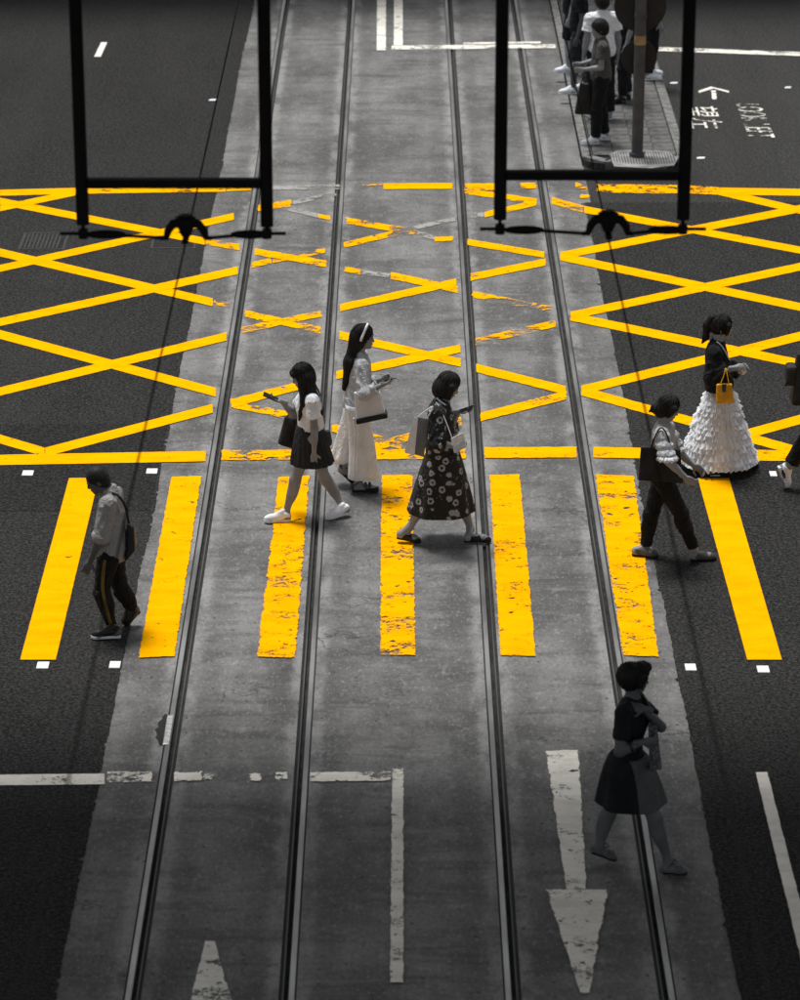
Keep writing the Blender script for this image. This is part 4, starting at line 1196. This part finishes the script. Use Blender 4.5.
for q, hem, rx in (('R', W(362.5,477,Y-.10), .150), ('L', W(341,460,Y+.11), .105)):
    hp, kn = lady.J['hip'+q], lady.J['kn'+q]
    rings = []
    for i in range(16):
        t = i / 15
        c = hp * (1-t)**2 + 2*t*(1-t)*(kn + A(-.02 if q == 'L' else 0, 0, 0)) + hem * t*t; c[2] = hp[2] + .06 + (hem[2] - hp[2] - .06) * t
        rings.append((c, .105 + (rx - .105) * t ** 1.3, .100 + .02 * t, (.03 + .06 * t), 5, 1.3 + t + (2 if q == 'L' else 0)))
    thick(lady.add('trouser_leg', loft(rings), M['white_cloth']))
F = Field(); F.ell(lady.T(.10), np.array([.112, .150, .15]) * .95, lady.tax); lady.add('waistband', F.mesh(.01), M['white_cloth'])
stp = strap(lady.root, lady.org, [W(354,418,Y-.235), W(356,432,Y-.235), W(355,452,Y-.23), W(354,478,Y-.225)], .010, M['white_cloth'], 'sash')
h = lady.J['head']; f, sd, u = lady.hf
F = Field(); lady.hair_cap(F, 1.02, .02)
F.cap(h - .05*f - .01*u, W(350.5,362,Y), .075, .060, .05); F.cap(W(350.5,362,Y), W(345,386,Y), .058, .028, .05)
F.cap(W(350,362,Y-.05), W(344.5,389,Y-.04), .04, .016, .04)
lady.hair(F, amp=.004)
hb = MB(); pts = []
for k in range(15):
    a = math.pi * (k / 14); pts.append(h + math.cos(a) * .098 * sd + (math.sin(a) * .142 - .012) * u + (.028 - .045 * (1 - math.sin(a))) * f)
hb.tube(pts, .012, 8).build('headband', M['white_cloth'], lady.root, org=lady.org, smooth=True)
for q in 'LR': lady.shoe(q, M['grey_shoe'], M['black_sole'], 'platform')
phone('dark phone in the hand of the woman in white', W(388.5,379.6,Y-.25), A(.95, 0, .22), A(-.25, .25, .9))
b, o_ = soft_bag('tote_bag', [W(354,392,Y-.20), W(380,391,Y-.20), W(386,416,Y-.20), W(356,422,Y-.20)], .07, M['white_canvas'], 'white canvas tote with black base on the arm of the woman in white', puff=.02)
sb = MB(); 
sb.prism([W(356,419.5,Y-.265), W(386.5,413.5,Y-.265), W(388,418.5,Y-.265), W(356.5,425,Y-.265)], (0, .13, 0)).build('base_band', M['black_leather'], b, bevel=.01, org=o_)
for e in (-.03, .03): strap(b, o_, [W(357,393,Y-.20+e), W(360,387,Y-.22+e), W(366,385,Y-.22+e), W(373,392,Y-.20+e)], .008, M['white_canvas'])

# --- woman in black floral dress, bob hair
Y = 28.85
J = joints(Y, G(443, 541), 'R',
  dict(head=(448.5,385.5,0), neck=(442,401.5,0), shN=(437,414,-.155), shF=(441,403.5,.155), elN=(437.5,443,-.23), wrN=(453,446,-.24), elF=(449,428,.18), wrF=(459,411,.08),
       hipN=(441,459,-.09), hipF=(443,453,.09), knN=(427,499,-.09), anN=(409,528,-.08), knF=(461,497,.09), anF=(470.5,529,.08)),
  dict(toeN=(421,543), heelN=(396.5,538,-.08), toeF=(491.5,541.5), heelF=(464,541.5)))
if DBG: report('D', J)
dress = Person('woman with bob hair in long black floral dress', (1, -.03, 0), J, M['skin'], look=(.88, -.1, -.42), up=(.36, 0, .93), slim=.97, head_k=.95,
  hand={'L': (nrm(A(.95, -.05, .12)), A(-.1, -.3, .9), .5), 'R': (nrm(A(.9, -.1, -.1)), A(0, .6, .8), .8)})
dress.top(M['floral'], hem=.12, sleeve=1.18, g=.024, wide=.015, amp=.011, seed=21, name='dress_bodice', swide=.028)
thick(dress.add('dress_skirt', loft(skirt_rings(W(443,449,Y), W(440.5,511,Y), (.145, .165), (.305, .25), 22, .09, 9, .5, .85)), M['floral']))
h = dress.J['head']; f, sd, u = dress.hf
F = Field(); dress.hair_cap(F, 1.06, .03)
F.ell(h - .035*f - .055*u, (.092, .098, .095), np.array(dress.hf), .04)
for e in (-1, 1): F.cap(h + .035*f + e*.080*sd + .02*u, h + .045*f + e*.078*sd - .085*u, .034, .026, .03)
dress.hair(F, amp=.003)
strap(dress.root, dress.org, [W(437,398,Y-.05), W(441,402,Y-.10), W(447,406,Y-.06), W(449.5,410,Y+.02)], .009, M['white_cloth'], 'collar_trim')
for q in 'LR': dress.shoe(q, M['black_shoe'], M['black_sole'], 'flat')
phone('phone in the outstretched hand of the woman in floral dress', W(467,407.5,Y+.06), A(.93, 0, .32), A(-.35, .30, .9), None)
b, o_ = soft_bag('paper_bag', [W(415,416,Y-.16), W(429,418,Y-.16), W(424,455,Y-.16), W(405,451,Y-.16)], .11, M['grey_paper'], 'grey paper shopping bag behind the woman in floral dress', puff=.0, bevel=.004)
MB().prism([W(414,417,Y-.225), W(418,418,Y-.225), W(414.5,456,Y-.225), W(404.5,452,Y-.225)], (0, -.004, 0)).build('white_side', M['white_cloth'], b, org=o_)
for e in (-.04, .04): strap(b, o_, [W(418,417,Y-.16+e), W(425,411,Y-.17+e), W(434,405,Y-.16+e), W(431,412,Y-.16+e), W(427,418,Y-.16+e)], .005, M['white_cloth'])
b, o_ = soft_bag('purse', [W(451,438.5,Y-.34), W(463,432.5,Y-.34), W(466.5,446,Y-.34), W(454,452.5,Y-.34)], .07, M['cream_leather'], 'small cream purse at the front of the woman in floral dress', cat='purse', puff=.012)
MB().prism([W(451,438.5,Y-.40), W(463,432.3,Y-.40), W(464.8,439,Y-.405), W(458.5,444.5,Y-.41), W(452,445,Y-.405)], (0, -.006, 0)).build('flap', M['white_cloth'], b, bevel=.002, org=o_)
strap(b, o_, [W(452,438,Y-.33), W(447,424,Y-.26), W(440,408,Y-.17), W(436,402,Y-.08)], .0045, M['cream_leather'], 'strap')

# --- woman with ruffled sleeves and black tote
Y = 28.38
J = joints(Y, G(674, 558), 'R',
  dict(head=(668.5,408,0), neck=(663.5,424.5,0), shN=(661.5,435,-.155), shF=(665,424.5,.155), elN=(668,461,-.29), wrN=(685.5,477.5,-.29), elF=(677,451,.2), wrF=(693,465,.2),
       hipN=(662,478,-.09), hipF=(664,472,.09), knN=(680,512,-.09), anN=(694,549,-.09), knF=(652,512,.09), anF=(645.5,547,.08)),
  dict(toeN=(716.5,559), heelN=(690,560), toeF=(658.5,557), heelF=(632,555)))
if DBG: report('E', J)
ruf = Person('woman in pale top with ruffled sleeves and black trousers', (1, -.02, 0), J, M['skin'], look=(.9, -.08, -.36), up=(.3, 0, .95), slim=.97, head_k=.90,
  hand={'R': (nrm(A(.75, 0, -.45)), A(.2, .9, .2), .7), 'L': (nrm(A(.8, 0, -.5)), A(0, -.8, -.3), .6)})
ruf.trousers(M['black_cloth'], end=1.95, wide=.002, g=.014, amp=.008, waist=.34)
ruf.top(M['stripe_top'], hem=.22, sleeve=0, g=.014, amp=.007, seed=31, name='blouse')
for q in 'LR':
    a, b_ = ruf.J['sh'+q], ruf.J['el'+q]
    F = Field()
    F.ell(a + (b_ - a) * .10, (.075, .070, .070), k=.02); F.ell(a + (b_ - a) * .42, (.082, .076, .058), k=.012); F.ell(a + (b_ - a) * .72, (.086, .080, .050), k=.010)
    F.noise = folds(.012, (50, 50, 16), 3); F.cut(a + (b_ - a) * .92, b_ - a)
    sl = ruf.add('ruffled_sleeve', F.mesh(.007), M['offwhite'])
    c = a + (b_ - a) * .86
    thick(ruf.add('frill', loft([(c + A(0, 0, .02), .075, .07, .03, 17, 0), (c + A(0, 0, -.005), .088, .082, .10, 17, 0), (c + A(0, 0, -.022), .096, .09, .16, 17, .2)]), M['white_cloth'], sl), .004)
h = ruf.J['head']; f, sd, u = ruf.hf
F = Field(); ruf.hair_cap(F, 1.04, .02); F.ell(h - .105*f - .045*u, (.045, .05, .045), k=.03); F.cap(h - .12*f - .05*u, h - .145*f - .10*u, .026, .012, .02)
for e in (-1, 1): F.cap(h + .04*f + e*.076*sd + .03*u, h + .02*f + e*.078*sd - .05*u, .028, .02, .03)
ruf.hair(F, amp=.004)
for q in 'LR': ruf.shoe(q, M['grey_shoe'], M['black_sole'], 'loafer')
b, o_ = soft_bag('tote_bag', [W(641,446,Y-.215), W(680,449,Y-.215), W(683,482,Y-.215), W(638,479,Y-.215)], .09, M['black_leather'], 'large black tote under the arm of the woman with ruffled sleeves', puff=.0)
for e in (-.025, .025): strap(b, o_, [W(651,448,Y-.215+e), W(655,436,Y-.20+e), W(661,425.5,Y-.15+e), W(667,434,Y-.22+e), W(671,449,Y-.215+e)], .008, M['black_leather'])

# --- woman in tiered white skirt with a yellow bag
Y = 30.80
J = joints(Y, G(724, 469), 'R',
  dict(head=(722,327,0), neck=(717.5,343,0), shN=(714.5,353,-.15), shF=(717.5,343,.15), elN=(711.5,378,-.21), wrN=(735,367.5,-.22), elF=(723,372,.2), wrF=(739,368,.10),
       hipN=(719,392,-.085), hipF=(721,386,.085), knN=(717,430,-.085), anN=(715,466,-.09), knF=(736,424,.085), anF=(743,457.5,.09)),
  dict(toeN=(731,474), heelN=(707,474.5), toeF=(759,466.5), heelF=(735,467)))
if DBG: report('F', J)
tier = Person('woman in black cardigan and tiered white ruffle skirt', (1, -.02, 0), J, M['skin_lt'], look=(.98, .02, -.14), slim=.90, head_k=.93,
  hand={'R': (nrm(A(.95, 0, .12)), A(.1, .8, -.4), .8)})
tier.top(M['black_cloth'], hem=.02, sleeve=1.70, g=.022, wide=.02, amp=.012, seed=41, name='cardigan', swide=.026)
strap(tier.root, tier.org, [W(716.5,341.5,Y-.075), W(720,344,Y-.10), W(725,351,Y-.09), W(729.5,360,Y-.05)], .007, M['white_cloth'], 'neck_trim')
c0, c1 = W(720.5,388,Y), W(718,459.5,Y)
nt = 13
under = tier.add('skirt', loft(skirt_rings(c0, c1 + A(0, 0, .05), (.105, .125), (.34, .30), 16, .06, 7, 0, .9)), M['white_cloth']); thick(under)
rt = np.random.default_rng(77)
for i in range(nt):
    t0, t1 = max(0, i / nt + rt.uniform(-.02, .02)), min(1.03, (i + 1.45 + rt.uniform(-.15, .2)) / nt)
    n_ = 220; K = 6; th = np.arange(n_) / n_ * 2 * math.pi
    ph = rt.uniform(0, 6.28, 6); fq = [17 + i * 2, 31 + i, 53, 3, 5, 11]
    low_ = .10 * np.sin(3 * th + ph[3]) + .10 * np.sin(5 * th + ph[4]) + .10 * np.sin(11 * th + ph[5])
    wav = .45 * np.sin(fq[0] * th + ph[0]) + .35 * np.sin(fq[1] * th + ph[1] + 2 * np.sin(3 * th)) + .3 * np.sin(fq[2] * th + ph[2])
    wav += rt.normal(0, .25, n_)
    V, Fq = [], []
    for k in range(K):
        a = k / (K - 1); t = t0 + (t1 - t0) * a * (1 + .25 * low_)
        cx = c0[0] + (c1[0] - c0[0]) * t; cz = c0[2] + (c1[2] - c0[2]) * t
        g_ = .006 + .020 * a * (1 + low_ * 3) + .019 * a * wav
        rx, ry = .100 + (.355 - .100) * t ** .95 + g_, .120 + (.305 - .120) * t ** .95 + g_
        V.append(np.stack([cx + rx * np.cos(th), c0[1] + ry * np.sin(th), np.maximum(cz + .020 * a * wav + .02 * low_ * a, .02)], 1))
    kk = np.arange(n_)
    Fq = np.concatenate([np.stack([r_*n_+kk, r_*n_+(kk+1) % n_, (r_+1)*n_+(kk+1) % n_, (r_+1)*n_+kk], 1)[:, ::-1] for r_ in range(K - 1)])
    tier.add('ruffle_tier', (np.concatenate(V), Fq), M['tulle'], under)
h = tier.J['head']; f, sd, u = tier.hf
F = Field(); tier.hair_cap(F, 1.02, -.035)
F.ell(h - .105*f + .075*u, (.036, .036, .036), k=.015)
F.cap(h - .115*f + .075*u, W(707,325,Y), .026, .034, .012); F.cap(W(707,325,Y), W(705.5,337,Y), .034, .028, .02); F.cap(W(705.5,337,Y), W(701.5,343,Y), .026, .010, .02)
for e in (-1, 1): F.cap(h + .05*f + e*.074*sd + .04*u, h + .045*f + e*.076*sd - .045*u, .024, .014, .03)
tier.hair(F, amp=.005)
for q in 'LR': tier.shoe(q, M['black_shoe'], M['black_sole'], 'flat')
b, o_ = soft_bag('handbag', [W(716.5,384,Y-.33), W(732,383.5,Y-.33), W(733.5,402,Y-.33), W(715.5,402.5,Y-.33)], .075, M['yellow_bag'], 'small mustard yellow handbag of the woman in tiered skirt', cat='handbag', puff=.008)
for e in (-.03, .03): strap(b, o_, [W(720,385,Y-.33+e), W(724.5,374,Y-.30+e), W(725.5,366.5,Y-.25+e), W(727,374,Y-.30+e), W(729,385,Y-.33+e)], .005, M['yellow_bag'])
MB().prism([W(721.5,384,Y-.375), W(726.5,384,Y-.375), W(725.5,392,Y-.378), W(722.5,392,Y-.378)], (0, -.004, 0)).build('clasp_tab', M['mid_cloth'], b, org=o_)
tis = mesh_from('tissue', [(0,0,0),(.05,.01,.015),(.03,-.01,-.03),(-.01,.015,-.035),(.045,.02,-.055),(.07,0,-.02)], [(0,1,2),(0,2,3),(2,4,3),(1,5,2),(5,4,2)])
o = thick(obj('tissue', tis, M['white_cloth'], None, tuple(W(739.5,370,Y-.22))), .002); tag(o, 'crumpled white tissue below the hand of the woman in tiered skirt', 'tissue')

# --- walker cut off by the right edge, with backpack
Y = 30.30
J = joints(Y, G(822, 482), 'R',
  dict(head=(832,326,0), neck=(826,343,0), shN=(822,352,-.165), shF=(826,342,.165), elN=(818,382,-.22), wrN=(836,395,-.22), elF=(836,372,.2), wrF=(850,380,.2),
       hipN=(819,396,-.09), hipF=(821,390,.09), knN=(809,438,-.09), anN=(789,466,-.09), knF=(843,432,.09), anF=(856,470,.09)),
  dict(toeN=(786,488), heelN=(777.5,467,-.09), toeF=(880,482), heelF=(852,482)))
if DBG: report('G', J)
edge = Person('walker in black with backpack, mostly cut off by the right edge', (1, 0, 0), J, M['skin'], slim=.98)
edge.trousers(M['black_cloth'], end=1.90, wide=.012, amp=.008); edge.top(M['black_cloth'], hem=-.02, sleeve=.6, g=.018, seed=51)
F = Field(); edge.hair_cap(F, 1.03); edge.hair(F)
for q in 'LR': 
    so = edge.shoe(q, M['white_shoe'], M['white_sole'], 'sneaker')
jt, jh = edge.J['toeR'], edge.J['heelR']; d_ = nrm(jt - jh)
stb = MB()
for t in (.40, .50, .60):
    c = jh + (jt - jh) * t + A(.01, -.040, .05) + A(.0, 0, .0)
    stb.box(c - A(.008, .006, .022), c + A(.008, .006, .022))
stb.build('shoe_stripes', M['black_shoe'], edge.root, org=edge.org)
b, o_ = soft_bag('backpack', [W(797,352,Y), W(818,350,Y), W(818,400,Y), W(790,402,Y)], .26, M['black_leather'], 'black backpack at the right edge of the picture', cat='backpack', puff=.02, bevel=.03)
soft = MB().box(W(788.5,374,Y) - A(.03, .09, .10), W(793,374,Y) + A(.03, .09, .10)); soft.build('front_pocket', M['dark_canvas'], b, bevel=.03, org=o_)
MB().tube([W(787,382,Y-.1), W(785.5,386,Y-.1)], .012, 8).build('zip_puller', M['black_leather'], b, org=o_)
for e in (-.1, .1): strap(b, o_, [W(817,353,Y+e), W(824,346,Y+e*1.3), W(831,356,Y+e*1.3), W(826,375,Y+e*1.5), W(817,390,Y+e)], .014, M['black_leather'], 'shoulder_strap')

# --- woman at the lower right, arm raised to her shoulder
Y = 22.10
J = joints(Y, G(638, 866), 'R',
  dict(head=(636,678,0), neck=(632.5,699,0), shN=(624,713,-.155), shF=(636,699.5,.155), elN=(619.5,752,-.21), wrN=(642,742,-.22), elF=(661,727,.0), wrF=(644,709,-.10),
       hipN=(627,768,-.09), hipF=(630,760,.09), knN=(655,818,-.09), anN=(668,861,-.09), knF=(608,815,.09), anF=(599.5,845,.09)),
  dict(toeN=(687.5,874), heelN=(662,873), toeF=(616.5,861), heelF=(590.5,852,.10)))
if DBG: report('H', J)
low = Person('woman in black tee and two-tone skirt crossing at lower right', (1, -.06, 0), J, M['skin_dk'], look=(.96, .12, -.16), slim=.95, head_k=.86,
  hand={'L': (nrm(A(-.85, -.1, .22)), A(-.1, .7, -.5), .5), 'R': (nrm(A(.9, .1, .05)), A(-.1, .9, .1), .9)}, bust=.9)
low.top(M['black_cloth'], hem=.16, sleeve=.66, g=.014, amp=.007, seed=61, name='tee_shirt', swide=.02, bust=.9)
V, Fc = loft(skirt_rings(W(628,753,Y), W(631,801,Y), (.118, .140), (.255, .235), 44, .07, 8, .9, .55), 300)
cen = V[Fc].mean(1); cx = W(636, 780, Y)[0]
xt, xb = W(627, 753, Y), W(638, 803, Y)
tt = np.clip((xt[2] - cen[:, 2]) / (xt[2] - xb[2]), 0, 1)
fr_ = cen[:, 0] > xt[0] + (xb[0] - xt[0]) * np.sqrt(tt)
thick(low.add('skirt_back', (V, Fc[~fr_]), M['black_cloth'])); thick(low.add('skirt_front_panel', (V, Fc[fr_]), M['grey_skirt']))
h = low.J['head']; f, sd, u = low.hf
F = Field(); low.hair_cap(F, 1.06, .01); F.ell(h - .07*f + .02*u, (.075, .085, .085), np.array(low.hf), .04)
for e in (-1, 1): F.cap(h + .03*f + e*.078*sd + .05*u, h + .02*f + e*.08*sd - .03*u, .03, .02, .03)
F.ell(h + .045*f + .10*u, (.05, .06, .028), np.array(low.hf), .03)
low.hair(F, amp=.005)
for q in 'LR': low.shoe(q, M['grey_shoe'], M['black_sole'], 'sandal')
wq = low.J['wrR']; dq = nrm(low.J['wrR'] - low.J['elR'])
MB().tube([low.J['elR'] + dq * .09, low.J['elR'] + dq * .105], .043, 16).build('bracelet', M['black_shoe'], low.root, org=low.org)
b, o_ = soft_bag('sling_bag', [W(648,724,Y-.12), W(657,726,Y-.12), W(661.5,767,Y-.12), W(650,769,Y-.12)], .07, M['sling'], 'grey patterned bag held at the chest of the woman at lower right', puff=.015)
strap(b, o_, [W(651,724,Y-.10), W(650,708,Y-.02), W(646,700,Y+.08), W(640,694,Y+.12), W(634,694,Y+.10)], .012, M['black_leather'], 'strap')

# ------------------------------------------------------------------ people waiting on the island
def stand(u, v, facing, hgt, armsfwd=0., step=.12, z=None, lean=0.):
    z = IZ + .001 if z is None else z
    b = G(u, v, z); f, s, up = frame(A(math.cos(facing), math.sin(facing), 0)); k = hgt / 1.70
    P = lambda a, l, h_: b + k * (f * (a + lean * h_) + s * l + up * h_)
    J = {'base': A(b[0], b[1], z), 'head': P(.03, 0, 1.58), 'neck': P(0, 0, 1.43)}
    for q, e in (('L', 1), ('R', -1)):
        J['sh'+q] = P(0, .165*e, 1.37); st = step * e * .5
        J['hip'+q] = P(0, .09*e, .90)
        J['kn'+q] = P(.02 + st*.5, .10*e, .48); J['an'+q] = P(-.02 + st, .11*e, .085)
        J['heel'+q] = P(-.06 + st, .11*e, 0); J['toe'+q] = P(.19 + st, .13*e, 0)
        J['heel'+q][2] = J['toe'+q][2] = z + .001
        if armsfwd and (armsfwd < 2 or e == 1):
            J['el'+q] = P(.03, .22*e, 1.09); J['wr'+q] = P(.25, .17*e, 1.06)
        else:
            J['el'+q] = P(-.03, .22*e, 1.08); J['wr'+q] = P(.04, .23*e, .84)
    return J, f
def waiter(label, u, v, facing, hgt, top, bottom, shoe, short=False, armsfwd=0., sleeve=.6, skin='skin', sole='white_sole', step=.12, long_hair=False, slim=1.0):
    J, f = stand(u, v, facing, hgt, armsfwd, step)
    p = Person(label, f, J, M[skin], slim=slim, vox=.012, group='people waiting on the island', look=nrm(f + A(0, 0, -.2)), up=nrm(A(0, 0, 1) + .2 * f))
    p.trousers(M[bottom], end=.95 if short else 1.95, wide=.03 if short else .010, amp=.008, name='shorts' if short else 'trousers')
    p.top(M[top], hem=-.08, sleeve=sleeve, g=.02, wide=.012, amp=.010, seed=int(u), swide=.03)
    F = Field(); p.hair_cap(F, 1.05, .0)
    if long_hair: F.cap(p.J['head'] - p.hf[0]*.05, p.J['neck'] - p.f*.10 - A(0, 0, .16), .07, .035, .05)
    p.hair(F, amp=.004, vox=.010)
    for q in 'LR': p.shoe(q, M[shoe], M[sole], 'sneaker')
    return p
PI = math.pi
w1 = waiter('boy in grey patterned tee and black trousers standing nearest the kerb end', 599, 142, PI * 1.03, 1.66, 'pattern_tee', 'black_cloth', 'white_shoe', armsfwd=1, step=.16)
c = w1.J['wrL'] * .5 + w1.J['wrR'] * .5
by = c[1]
b, o_ = soft_bag('handbag', [W(580,83,by), W(590,83,by), W(594.5,114,by), W(574.5,113,by)], .12, M['black_leather'], 'black bag hanging from the hands of the boy in patterned tee', puff=.02)
for e in (-.05, .05): strap(b, o_, [W(581,84,by+e), W(583,77,by+e), W(586,75,by+e), W(589,84,by+e)], .010, M['black_leather'])
waiter('man in bright white tee standing behind the boy in patterned tee', 600, 118, PI * .56, 1.74, 'white_cloth', 'black_cloth', 'white_shoe', slim=1.14)
waiter('person in black tee and dark shorts at the left kerb of the island', 578, 92, PI * 1.0, 1.68, 'black_cloth', 'char_cloth', 'white_shoe', short=True, skin='skin_dk', step=.2)
waiter('person in black with pale legs, farther along the left kerb', 571, 71, PI * .98, 1.66, 'black_cloth', 'black_cloth', 'white_shoe', short=True, skin='skin_lt')
waiter('person in all black with black shoes beside the sign post', 624, 101, PI * 1.05, 1.72, 'black_cloth', 'black_cloth', 'black_shoe', sole='black_sole')
waiter('person in dark clothes and white shoes half hidden by the sign plates', 650, 78, PI * .1, 1.70, 'char_cloth', 'black_cloth', 'white_shoe')

# scraps of litter on the worn carriageway
for u, v, lab in ((701, 158.5, 'white scrap of paper on the road beside the frame post'), (674, 83.5, 'white scrap of paper at the right kerb of the island'), (788, 88, 'pale scrap of paper on the worn carriageway'), (213, 100.5, 'tiny white scrap on the left carriageway')):
    c = G(u, v); k = .06 if u < 780 else .05
    me = mesh_from('paper_scrap', [(-k,-.03,0),(k*.6,-.04,.004),(k,.02,.012),(-k*.3,.05,.006),(-k*.9,.03,.002)], [(0,1,2),(0,2,3),(0,3,4)])
    tag(thick(obj('paper_scrap', me, M['white_cloth'], None, (c[0], c[1], .006)), .002), lab, 'litter')
